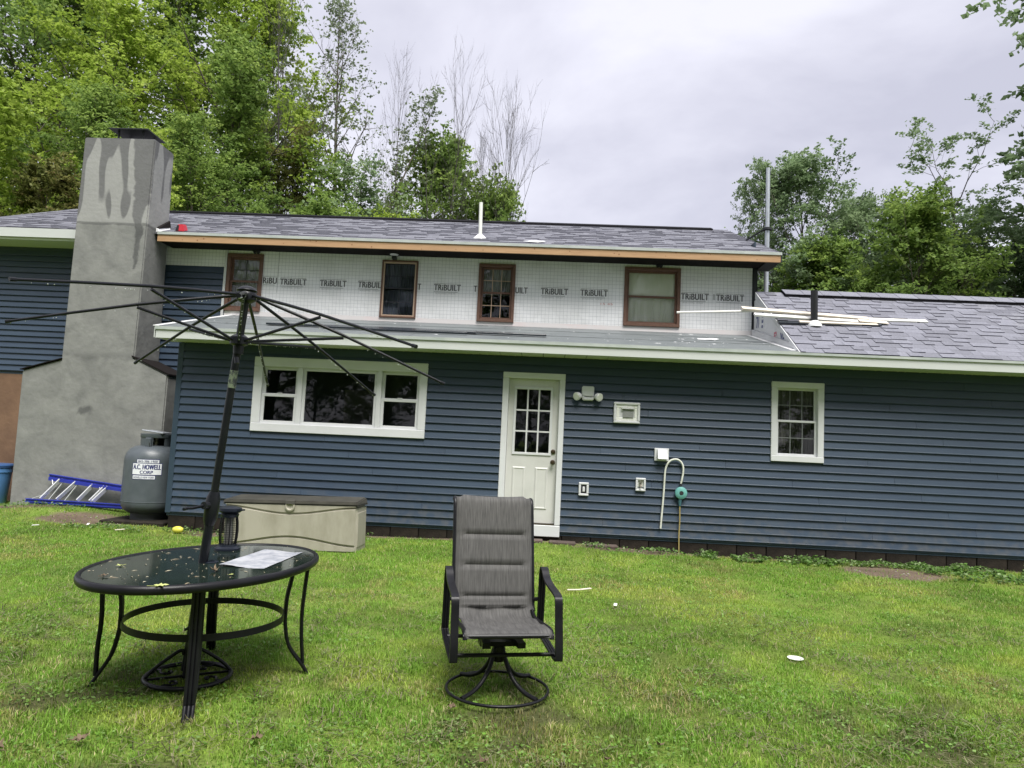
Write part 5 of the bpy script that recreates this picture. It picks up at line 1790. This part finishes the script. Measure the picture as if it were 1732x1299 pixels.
LEAF = {
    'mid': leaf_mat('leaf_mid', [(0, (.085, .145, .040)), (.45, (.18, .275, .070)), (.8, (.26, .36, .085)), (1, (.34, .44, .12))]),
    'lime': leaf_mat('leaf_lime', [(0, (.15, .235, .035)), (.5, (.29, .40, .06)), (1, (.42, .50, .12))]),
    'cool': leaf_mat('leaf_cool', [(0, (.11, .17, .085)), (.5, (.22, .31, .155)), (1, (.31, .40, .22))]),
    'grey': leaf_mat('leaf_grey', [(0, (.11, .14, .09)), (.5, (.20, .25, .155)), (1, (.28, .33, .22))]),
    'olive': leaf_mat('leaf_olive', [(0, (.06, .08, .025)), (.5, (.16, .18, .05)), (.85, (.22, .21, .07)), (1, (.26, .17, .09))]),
}
BARK = mat('bark', (.085, .072, .058), .9, .1, c2=(.15, .135, .115), scale=7, stretch=(3, 3, .6))
BARK_D = mat('dead_bark', (.062, .057, .052), .9, .1, c2=(.11, .10, .093), scale=6, stretch=(3, 3, .6))


def tubes_np(segs):
    """segs: list of (pts Nx3, radii N, sides) -> verts, quads"""
    V, Q, o = [], [], 0
    for pts, rad, n in segs:
        m = len(pts)
        d = np.gradient(pts, axis=0)
        d /= np.linalg.norm(d, axis=1)[:, None] + 1e-9
        ref = np.array([0, 0, 1.0]) if abs(d[0, 2]) < .9 else np.array([1.0, 0, 0])
        s = np.cross(d, ref)
        s /= np.linalg.norm(s, axis=1)[:, None] + 1e-9
        t_ = np.cross(d, s)
        a = np.arange(n) * 2 * np.pi / n
        ring = pts[:, None, :] + rad[:, None, None] * (np.cos(a)[None, :, None] * s[:, None, :] + np.sin(a)[None, :, None] * t_[:, None, :])
        V.append(ring.reshape(-1, 3))
        i, k = np.meshgrid(np.arange(m - 1), np.arange(n), indexing='ij')
        k2 = (k + 1) % n
        Q.append(np.stack([o + i * n + k, o + i * n + k2, o + (i + 1) * n + k2, o + (i + 1) * n + k], -1).reshape(-1, 4))
        o += m * n
    return np.concatenate(V), np.concatenate(Q)


def limb(rng, p, d, L, n, up, wob):
    pts = [np.array(p, float)]
    d = np.array(d, float)
    for _ in range(n):
        d = d + np.array([0, 0, up]) / n + rng.normal(0, wob, 3)
        d /= np.linalg.norm(d)
        pts.append(pts[-1] + d * L / n)
    return np.array(pts), d


def grow(seed, H, base, rad, nprim=34, nsec=7, nter=4, leaves=16, size=.13, spread=.30, up=.35, el=(5, 65), top=.35, r0=None,
         shape='round', lean=0.0, dead=False, flat=.45, wob=.06, fork=0):
    """branching skeleton and leaf sprays; returns (trunk mesh data, leaf mesh data)"""
    rng = np.random.default_rng(seed)
    r0 = r0 or H * .014
    segs, anchors, atone, sprays = [], [], [], []
    trunks = []
    tr, _ = limb(rng, (0, 0, -.2), (lean, 0, 1), H * .98, 14, .05, .022)
    trunks.append((tr, r0))
    for _ in range(fork):
        k = rng.integers(2, 6)
        az = rng.uniform(0, 6.28)
        f, _ = limb(rng, tr[k], (math.cos(az) * .38, math.sin(az) * .38, 1), H * rng.uniform(.6, .85) * (1 - k / 16), 11, .25, .03)
        trunks.append((f, r0 * .6))
    for ti, (tp, rr) in enumerate(trunks):
        m = len(tp)
        segs.append((tp, rr * (1 - .93 * np.linspace(0, 1, m)), 7))
        npr = nprim if ti == 0 else nprim // 2
        for i in range(npr):
            u = (base if ti == 0 else .25) + (1 - (base if ti == 0 else .25)) * ((i + rng.random()) / npr)
            fi = u * (m - 1)
            i0 = min(int(fi), m - 2)
            p = tp[i0] + (tp[i0 + 1] - tp[i0]) * (fi - i0)
            v = (u - base) / (1 - base) if ti == 0 else u
            prof_ = {'round': math.sin(math.pi * min(1, .16 + .84 * max(v, 0))) ** .6 * (1 - .25 * v) + .12, 'cone': (1 - v) * .9 + .12,
                     'vase': .35 + .75 * v - .45 * v ** 4, 'col': .75 - .4 * v}[shape]
            L = rad * prof_ * rng.uniform(.65, 1.2) * (1 if ti == 0 else .7)
            e = math.radians(el[0] + (el[1] - el[0]) * v + rng.normal(0, 9))
            az = i * 2.39996 + rng.normal(0, .35) + seed
            d = (math.cos(az) * math.cos(e), math.sin(az) * math.cos(e), math.sin(e))
            pr_, _ = limb(rng, p, d, L, 6, up, wob)
            rp = max(.012, rr * .42 * (1 - .75 * u)) * (L / rad) ** .5
            segs.append((pr_, rp * (1 - .85 * np.linspace(0, 1, 7)), 5))
            for j in range(nsec):
                w = .22 + .78 * (j + rng.random()) / nsec
                fi = w * 6
                i1 = min(int(fi), 5)
                p2 = pr_[i1] + (pr_[i1 + 1] - pr_[i1]) * (fi - i1)
                dd = pr_[i1 + 1] - pr_[i1]
                dd /= np.linalg.norm(dd)
                side = rng.normal(0, 1, 3) * np.array([1, 1, .55])
                d2 = dd * .75 + side / np.linalg.norm(side) * .75
                L2 = L * (.42 - .20 * w) * rng.uniform(.7, 1.3) + .15
                s2, _ = limb(rng, p2, d2, L2, 4, up * .8, wob * 1.4)
                segs.append((s2, max(.005, rp * .40) * (1 - .8 * np.linspace(0, 1, 5)), 3))
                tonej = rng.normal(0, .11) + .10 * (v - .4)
                for k in range(nter):
                    w2 = .2 + .8 * (k + rng.random()) / nter
                    fi = w2 * 4
                    i2 = min(int(fi), 3)
                    p3 = s2[i2] + (s2[i2 + 1] - s2[i2]) * (fi - i2)
                    if dead:
                        sd = rng.normal(0, 1, 3)
                        s3, _ = limb(rng, p3, (s2[i2 + 1] - s2[i2]) / (np.linalg.norm(s2[i2 + 1] - s2[i2]) + 1e-6) + sd / np.linalg.norm(sd) * .6, L2 * .5 * rng.uniform(.6, 1.3), 3, up, wob * 1.5)
                        segs.append((s3, .006 * (1 - .6 * np.linspace(0, 1, 4)), 3))
                    anchors.append(p3)
                    sp_ = d2 / np.linalg.norm(d2) * .8 + rng.normal(0, .55, 3) * np.array([1, 1, .45]) + np.array([0, 0, -.12])
                    sprays.append(sp_ / np.linalg.norm(sp_))
                    atone.append(tonej + rng.normal(0, .05))
    tv, tq = tubes_np(segs)
    if leaves <= 0:
        return (tv, tq), None
    A, T = np.array(anchors), np.array(atone)
    n = len(A) * leaves
    idx = np.repeat(np.arange(len(A)), leaves)
    S = np.array(sprays)[idx]
    tt = rng.random(n)
    lat = spread * .42 * (1.15 - .75 * tt)
    c = A[idx] + S * (tt * spread * 2.6)[:, None] + rng.normal(0, 1, (n, 3)) * lat[:, None] * np.array([1, 1, flat])
    c[:, 2] -= (tt ** 2) * spread * .5
    az = rng.uniform(0, 2 * np.pi, n)
    drop = rng.normal(-.35, .35, n)
    d = np.stack([np.cos(az) * np.cos(drop), np.sin(az) * np.cos(drop), np.sin(drop)], 1)
    nr = np.array([0, 0, 1.0]) + rng.normal(0, .42, (n, 3))
    s = np.cross(d, nr)
    s /= np.linalg.norm(s, axis=1)[:, None] + 1e-9
    sz = size * rng.uniform(.6, 1.3, n)[:, None]
    v0, v2 = c - d * sz * .5, c + d * sz * .55
    v1, v3 = c + s * sz * .36 + d * sz * .06, c - s * sz * .36 + d * sz * .06
    lv = np.stack([v0, v1, v2, v3], 1).reshape(-1, 3)
    o = (np.arange(n) * 4)[:, None]
    lq = np.concatenate([o, o + 1, o + 2, o + 3], 1)
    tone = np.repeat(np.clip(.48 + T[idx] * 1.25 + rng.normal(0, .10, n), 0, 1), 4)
    return (tv, tq), (lv, lq, tone)


PROTO = {}


def proto(key, leaf='mid', bark=None, **kw):
    (tv, tq), lf = grow(**kw)
    tm = raw_mesh('trunk', tv, tq, bark or BARK, nper=4)
    tm.shade_smooth()
    cm = None
    if lf is not None:
        cm = raw_mesh('crown', lf[0], lf[1], LEAF[leaf], tone=lf[2], nper=4)
    PROTO[key] = (tm, cm)


proto('maple_a', seed=3, H=17, base=.16, rad=4.6, nprim=40, nsec=8, nter=4, leaves=27, size=.14, spread=.34)
proto('maple_b', seed=8, H=15, base=.14, rad=4.2, nprim=36, nsec=8, nter=4, leaves=27, size=.135, spread=.32, up=.2, fork=1)
proto('maple_c', seed=15, H=16, base=.2, rad=3.6, nprim=36, nsec=7, nter=4, leaves=28, size=.135, spread=.32, shape='col', up=.5)
proto('near_maple', seed=5, H=9, base=.12, rad=3.0, nprim=28, nsec=7, nter=4, leaves=34, size=.13, spread=.26, flat=.35, leaf='lime')
proto('sparse', seed=21, H=19, base=.34, rad=3.0, nprim=34, nsec=6, nter=3, leaves=6, size=.13, spread=.20, el=(35, 72), up=.35, shape='round', leaf='grey', fork=1, r0=.16)
proto('thin', seed=26, H=11, base=.25, rad=2.6, nprim=22, nsec=6, nter=3, leaves=18, size=.115, spread=.24, el=(20, 65), leaf='cool', fork=2, r0=.11)
proto('dead_a', seed=31, H=18, base=.36, rad=4.6, nprim=30, nsec=6, nter=4, leaves=0, el=(36, 70), up=.45, dead=True, bark=BARK_D, fork=2, r0=.15, shape='vase')
proto('dead_b', seed=37, H=13, base=.34, rad=4.6, nprim=36, nsec=7, nter=4, leaves=0, el=(34, 72), up=.35, dead=True, bark=BARK_D, fork=1, r0=.13, shape='round')
proto('bush', seed=41, H=8, base=.08, rad=3.0, nprim=34, nsec=7, nter=4, leaves=34, size=.12, spread=.30, el=(0, 70))
proto('feathery', seed=47, H=12, base=.18, rad=3.6, nprim=32, nsec=8, nter=4, leaves=30, size=.12, spread=.27, el=(12, 62), up=.45, leaf='cool', wob=.09, fork=1)
proto('open_tree', seed=53, H=11, base=.30, rad=3.4, nprim=16, nsec=6, nter=3, leaves=34, size=.12, spread=.24, el=(20, 65), leaf='cool', wob=.13, fork=3, r0=.20, shape='vase')
made = {}


def tree(kind, x, y, H, label, cat='tree', leaf=None, rz=None, sx=1.0, z=0.0, group='trees behind the house', name='tree'):
    tm, cm = PROTO[kind]
    hp_ = {'maple_a': 17, 'maple_b': 15, 'maple_c': 16, 'near_maple': 9, 'sparse': 19, 'thin': 11, 'dead_a': 18, 'dead_b': 13, 'bush': 8, 'feathery': 12, 'open_tree': 11}[kind]
    k = H / hp_
    t_ = thing(name, label, cat, (x, y, z), rz if rz is not None else R.uniform(0, 6.28), group)
    t_.scale = (k * sx, k * sx, k)
    a = link_mesh('trunk', tm, t_)
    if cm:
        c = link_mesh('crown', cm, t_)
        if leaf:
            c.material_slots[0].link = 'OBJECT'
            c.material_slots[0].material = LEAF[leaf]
    return t_


GT = 'tall trees behind the left of the house'
tree('maple_c', -23.4, 25, 17.5, 'tall green tree at the far left edge of the forest, top out of frame', group=GT)
tree('maple_a', -20.2, 29, 21.5, 'tallest dark green tree second from the left behind the house', group=GT, leaf='mid')
tree('maple_b', -17.6, 24.5, 16.8, 'yellow green tree rising straight behind the grey chimney', group=GT, leaf='lime', sx=.95)
tree('maple_a', -14.4, 27.5, 20.5, 'bright lime green tree crown at the top right of the chimney', group=GT, leaf='lime', sx=.92)
tree('maple_c', -12.2, 25.0, 15.3, 'mid green columnar tree between the lime crown and the bare tree', group=GT)
tree('maple_b', -13.1, 30.0, 21.0, 'tall green tree at the right end of the left forest', group=GT, sx=.55)
tree('maple_a', -15.4, 22.0, 11.5, 'low dark green tree close behind the roof right of the chimney', group=GT, leaf='mid', sx=1.05)
tree('maple_b', -11.4, 22.5, 11.2, 'lower shaded tree overlapping the roof ridge right of the chimney', group=GT, leaf='mid', sx=.95)
tree('maple_b', -21.5, 21.0, 12.0, 'lower green tree behind the left wing of the roof', group=GT, leaf='mid')
tree('near_maple', -15.2, 17.0, 10.0, 'bright yellow green maple nearest at the left picture edge', group=GT, leaf='lime', sx=.8)
tree('near_maple', -13.0, 17.4, 7.7, 'maple with brownish leaves between the bright maple and the chimney', group=GT, leaf='olive', sx=.72)
tree('near_maple', -12.0, 19.5, 9.2, 'small lime maple just left of the chimney top', group=GT, leaf='lime', sx=.7)
tree('maple_c', -10.0, 26.5, 12.6, 'olive green tree around the pale bare trunk', group=GT, leaf='olive', sx=.8)

tree('maple_c', -17.0, 31.0, 22.5, 'furthest tall tree filling the gap above the chimney', group=GT, leaf='mid', sx=1.0)
tree('maple_a', -24.5, 31.0, 22.0, 'furthest tall tree at the upper left corner', group=GT, leaf='mid', sx=1.0)
GD = 'bare dead trees'
tree('dead_a', -10.2, 26.0, 19.2, 'tallest bare grey tree touching the leafy forest edge', 'dead tree', group=GD, name='dead_tree', rz=.6, sx=.50)
tree('dead_a', -6.3, 27.5, 14.9, 'bare grey tree just right of the thin leafed tree', 'dead tree', group=GD, name='dead_tree', rz=2.4, sx=.55)
tree('dead_a', -4.6, 28.0, 16.0, 'leaning bare tree with fine upright twigs above the round bush', 'dead tree', group=GD, name='dead_tree', rz=4.1, sx=.50)
tree('dead_b', -2.30, 29.0, 15.2, 'rightmost bare tree standing alone against the sky behind the white pipe', 'dead tree', group=GD, name='dead_tree', rz=1.2, sx=.42)
tree('sparse', -8.6, 28.0, 20.0, 'tall thin tree with sparse small leaves against the sky', group='thin trees behind the roof', rz=2.0, sx=.92)
tree('thin', -8.8, 25.5, 12.0, 'thin green tree at the foot of the tallest bare tree', group='thin trees behind the roof', leaf='mid', sx=1.1)
tree('thin', -6.9, 26.0, 11.4, 'thin green tree below the sparse tall tree', group='thin trees behind the roof', leaf='cool', sx=1.1)
tree('bush', -7.7, 22.5, 8.3, 'low leafy tree over the roof ridge below the sparse tall tree', group='bushy trees behind the roof', leaf='mid', sx=1.0)
tree('bush', -4.75, 30.0, 13.6, 'round green tree below the leaning bare tree', group='bushy trees behind the roof', leaf='mid', sx=.75)
tree('bush', -2.3, 29.5, 11.4, 'smaller green tree behind the white roof pipe', group='bushy trees behind the roof', leaf='mid', sx=.6)
tree('bush', -5.9, 24.5, 8.6, 'low bright green bush over the middle of the ridge', group='bushy trees behind the roof', leaf='lime', sx=.8)

GR = 'trees behind the right roof'
tree('feathery', 9.2, 24.5, 11.5, 'tall feathery dark green tree right of the steel mast', group=GR, sx=.85, rz=.4)
tree('feathery', 7.4, 25.5, 11.4, 'narrow dark tree behind the steel mast', group=GR, sx=.50, rz=2.0)
tree('feathery', 10.6, 25.0, 10.6, 'dark green tree on the right flank of the tall feathery tree', group=GR, sx=.75, rz=4.0)
tree('bush', 11.6, 22.0, 9.0, 'light green bushy tree in the middle of the right group', group=GR, leaf='mid', sx=.85)
tree('bush', 9.0, 22.5, 7.7, 'low green bush below the feathery tree', group=GR, leaf='mid', sx=.9)
tree('open_tree', 14.0, 25.0, 11.6, 'open branched tree with visible dark limbs right of the lime bush', group=GR, sx=.95, rz=1.0)
tree('open_tree', 16.9, 24.5, 11.2, 'spreading open tree at the right picture edge', group=GR, sx=1.05, rz=3.2)
tree('bush', 15.0, 27.0, 9.4, 'low green bush behind the ridge between the two open trees', group=GR, leaf='mid', sx=1.1)
tree('bush', 18.5, 26.0, 9.4, 'low green bush at the right end of the ridge', group=GR, leaf='cool', sx=1.1)
tree('bush', 12.9, 28.0, 9.2, 'low dark bush behind the lime bushy tree', group=GR, leaf='cool', sx=1.1)
tree('open_tree', 16.9, 20.5, 20.5, 'tall tree out of frame whose leafy branches hang in at the upper right', group=GR, sx=.9, rz=.3)
for k in range(9):
    tree('bush', -14 + k * 3.4, -10.5 - (k % 2) * 1.2, 6.5, 'bushy shrub on the far side of the garden behind the viewer', 'shrub', group='shrubs across the garden', name='shrub', sx=.9)
# the far side of the garden, seen only as dark reflections in the windows
for k, (x, y, H) in enumerate(((-13, -13, 18), (-7.5, -15, 20), (-2, -14, 19), (3.5, -15, 20), (9, -13, 19), (-18, -8, 16), (17, -9, 17))):
    tree(('maple_a', 'maple_b', 'maple_c')[k % 3], x, y, H, 'tree on the far side of the garden behind the viewer', group='trees across the garden', sx=1.2)

# ------------------------------------------------------------------ grass
M['grass'] = attr_mat('grass_blades', None, .5, .42, 'col', .25)


def tint(x, y, n, rng):
    """lawn colour by place: lush, yellowish and clipped patches"""
    a = vnoise(x, y, 1.1, 31) * .6 + vnoise(x, y, .38, 32) * .4
    b = vnoise(x, y, .9, 33) * .55 + vnoise(x, y, .25, 34) * .45
    lush, yel, dry, dark = np.array([.19, .35, .045]), np.array([.36, .45, .08]), np.array([.47, .42, .22]), np.array([.075, .145, .028])
    wy = np.clip((b - .47) * 3.2 + .16 * (x > 1), 0, 1)[:, None]
    wd = np.clip((.40 - a) * 4, 0, 1)[:, None]
    c = lush * (1 - wy) + yel * wy
    tan = np.clip((vnoise(x, y, .7, 71) * .6 + vnoise(x, y, .22, 72) * .4 - .60) * 5, 0, 1)[:, None] * (rng.random(n) < .6)[:, None]
    c = c * (1 - tan * .8) + np.array([.40, .33, .14]) * tan * .8
    c = c * (1 - wd * .55) + dark * wd * .55
    straw = (rng.random(n) < .07 + .16 * np.clip(b - .5, 0, 1) + .10 * (y < 4.3) * (vnoise(x, y, .3, 36) > .5))[:, None]
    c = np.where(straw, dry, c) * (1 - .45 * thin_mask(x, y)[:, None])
    return c * rng.uniform(.65, 1.4, n)[:, None]


def scatter(rng, n, y0, y1, side=1.0):
    y = rng.uniform(y0, y1, n)
    x = rng.uniform(-1, 1, n) * (y * .80 + 1.2) - .05 * y
    return x, y


def blades(rng, n, y0, y1, wid, hgt, seg2):
    x, y = scatter(rng, n, y0, y1)
    keep = (rng.random(n) > dirt_mask(x, y) * .93) & ~((y > 9.93) & (x > -5.3)) & ~((y > 11.1) & (x > -8.55) & (x < -6)) & (y < 11.85)
    clump = vnoise(x, y, .16, 41) * .6 + vnoise(x, y, .055, 42) * .4
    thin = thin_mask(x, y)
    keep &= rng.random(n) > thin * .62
    keep &= rng.random(n) < .18 + 1.25 * clump
    x, y, clump = x[keep], y[keep], clump[keep]
    n = len(x)
    z = ground_h(x, y) - .018
    h = hgt * rng.uniform(.55, 1.35, n) * (.40 + 1.15 * clump)
    az = rng.uniform(0, 2 * np.pi, n)
    lean = np.abs(rng.normal(0, .65, n)) + .1
    d = np.stack([np.cos(az), np.sin(az), np.zeros(n)], 1)
    s = np.stack([-np.sin(az), np.cos(az), np.zeros(n)], 1)
    w = (wid * rng.uniform(.6, 1.4, n))[:, None]
    p = np.stack([x, y, z], 1)
    ux = np.array([0, 0, 1.0])
    m_ = p + d * (h * .32 * lean)[:, None] + ux * (h * .62)[:, None]
    tp = p + d * (h * .95 * lean)[:, None] + ux * (h * (1.0 - .18 * lean))[:, None]
    c = tint(x, y, n, rng)
    if seg2:
        v = np.stack([p - s * w / 2, p + s * w / 2, m_ + s * w * .42, m_ - s * w * .42, tp], 1).reshape(-1, 3)
        o = (np.arange(n) * 5)[:, None]
        f = np.concatenate([np.concatenate([o, o + 1, o + 2], 1), np.concatenate([o, o + 2, o + 3], 1), np.concatenate([o + 3, o + 2, o + 4], 1)])
        cc = np.stack([c, c, c, c, c], 1).reshape(-1, 3)
    else:
        v = np.stack([p - s * w / 2, p + s * w / 2, tp], 1).reshape(-1, 3)
        o = (np.arange(n) * 3)[:, None]
        f = np.concatenate([o, o + 1, o + 2], 1)
        cc = np.stack([c, c, c], 1).reshape(-1, 3)
    return v, f, cc


def flat_leaves(rng, x, y, z, size, c, tilt=.35):
    n = len(x)
    az = rng.uniform(0, 2 * np.pi, n)
    up = np.array([0, 0, 1.0]) + rng.normal(0, tilt, (n, 3))
    up /= np.linalg.norm(up, axis=1)[:, None]
    d = np.stack([np.cos(az), np.sin(az), np.zeros(n)], 1)
    s = np.cross(up, d)
    s /= np.linalg.norm(s, axis=1)[:, None]
    d = np.cross(s, up)
    p = np.stack([x, y, z], 1)
    sz = size[:, None]
    v = np.stack([p - d * sz * .5, p + s * sz * .38 + d * sz * .1, p + d * sz * .5, p - s * sz * .38 + d * sz * .1], 1).reshape(-1, 3)
    o = (np.arange(n) * 4)[:, None]
    f = np.concatenate([np.concatenate([o, o + 1, o + 2], 1), np.concatenate([o, o + 2, o + 3], 1)])
    return v, f, np.repeat(c, 4, 0)


parts, off = [], 0
rng = np.random.default_rng(77)


def push(v, f, c):
    global off
    parts.append((v, f + off, c))
    off += len(v)


push(*blades(rng, 230000, 2.3, 4.6, .0042, .028, True))
push(*blades(rng, 300000, 4.6, 7.4, .0058, .029, False))
push(*blades(rng, 300000, 7.4, 11.9, .0085, .032, False))
# mown clippings lying about, mostly near the viewer
x, y = scatter(rng, 30000, 2.4, 6.5)
k = vnoise(x, y, .4, 36) * .6 + vnoise(x, y, .13, 37) * .4 > .52
x, y = x[k], y[k]
n = len(x)
c = np.where((rng.random(n) < .75)[:, None], np.array([.24, .235, .13]), np.array([.07, .065, .035])) * rng.uniform(.6, 1.25, n)[:, None]
az = rng.uniform(0, 6.28, n)
L, w = rng.uniform(.012, .035, n), rng.uniform(.0012, .003, n)
z = ground_h(x, y) - .015 + rng.uniform(.018, .038, n)
d = np.stack([np.cos(az) * L, np.sin(az) * L, rng.normal(0, .008, n)], 1)
s = np.stack([-np.sin(az) * w, np.cos(az) * w, np.zeros(n)], 1)
p = np.stack([x, y, z], 1)
o_ = (np.arange(n) * 4)[:, None]
push(np.stack([p - d - s, p - d + s, p + d + s, p + d - s], 1).reshape(-1, 3), np.concatenate([np.concatenate([o_, o_ + 1, o_ + 2], 1), np.concatenate([o_, o_ + 2, o_ + 3], 1)]), np.repeat(c, 4, 0))
V = np.concatenate([q[0] for q in parts])
F = np.concatenate([q[1] for q in parts])
C = np.concatenate([q[2] for q in parts])
g = link_mesh('grass', raw_mesh('grass', V, F, M['grass'], colr=C))
g['kind'] = 'stuff'

# clover and broad weeds in the turf
parts, off = [], 0
x, y = scatter(rng, 90000, 2.4, 10.5)
k = (vnoise(x, y, .55, 51) * .55 + vnoise(x, y, .17, 52) * .45 > .55) & (dirt_mask(x, y) < .5) & (y < 9.9)
x, y = x[k], y[k]
n = len(x)
c = np.where((rng.random(n) < .6)[:, None], np.array([.15, .29, .045]), np.array([.21, .33, .10])) * rng.uniform(.6, 1.35, n)[:, None]
push(*flat_leaves(rng, x, y, ground_h(x, y) + rng.uniform(-.004, .018, n), rng.uniform(.010, .026, n), c))
g = link_mesh('clover', raw_mesh('clover', np.concatenate([q[0] for q in parts]), np.concatenate([q[1] for q in parts]), M['grass'], colr=np.concatenate([q[2] for q in parts])))
g['kind'] = 'stuff'
# leafy weeds along the foot of the wall
parts, off = [], 0
for n, xa, xb, ya, yb, hh, sz in ((2600, 2.2, 4.0, 9.45, 9.92, .10, .05), (3400, 4.9, 7.2, 8.9, 9.92, .12, .055), (700, .6, 2.4, 9.6, 9.92, .09, .04), (900, -5.2, -2.2, 9.6, 9.95, .10, .04), (700, -6.4, -5.3, 9.3, 9.8, .09, .035), (700, -8.6, -7.0, 10.5, 11.05, .08, .035), (1300, 4.0, 6.0, 9.6, 9.93, .10, .045), (500, 6.3, 7.4, 6.0, 7.2, .07, .05)):
    x, y = rng.uniform(xa, xb, n), rng.uniform(ya, yb, n)
    k = vnoise(x, y, .25, 61) * .6 + vnoise(x, y, .09, 62) * .4 > .42
    x, y = x[k], y[k]
    n = len(x)
    hgt = vnoise(x, y, .18, 63) * hh
    c = np.where((rng.random(n) < .7)[:, None], np.array([.11, .21, .045]), np.array([.24, .33, .15])) * rng.uniform(.55, 1.35, n)[:, None]
    push(*flat_leaves(rng, x, y, ground_h(x, y) + hgt * rng.uniform(.1, 1.0, n), sz * rng.uniform(.4, 1.2, n), c, .5))
g = link_mesh('wall_weeds', raw_mesh('wall_weeds', np.concatenate([q[0] for q in parts]), np.concatenate([q[1] for q in parts]), M['grass'], colr=np.concatenate([q[2] for q in parts])))
g['kind'] = 'stuff'
# crumbs, pebbles and white bits on the bare soil
peb = MB()
cnt = 0
while cnt < 260:
    x, y = R.uniform(-8.4, 5.6), R.uniform(8.9, 10.6)
    if float(dirt_mask(x, y)) < .4 or (y > 9.95 and x > -5.3):
        continue
    z = float(ground_h(x, y)) - .012
    s = R.uniform(.006, .022)
    peb.add([(x + s * R.uniform(.6, 1.2) * a, y + s * R.uniform(.6, 1.2) * b, z + s * e * R.uniform(.4, .9)) for a, b, e in ((1, 0, 0), (0, 1, 0), (-1, 0, 0), (0, -1, 0), (0, 0, 1))],
            [(0, 1, 4), (1, 2, 4), (2, 3, 4), (3, 0, 4)])
    cnt += 1
o = peb.build('soil_crumbs', mat('soil_crumb', (.13, .10, .08), .9, c2=(.34, .32, .29), scale=2.5, lo=.5, hi=.7))
o['kind'] = 'stuff'
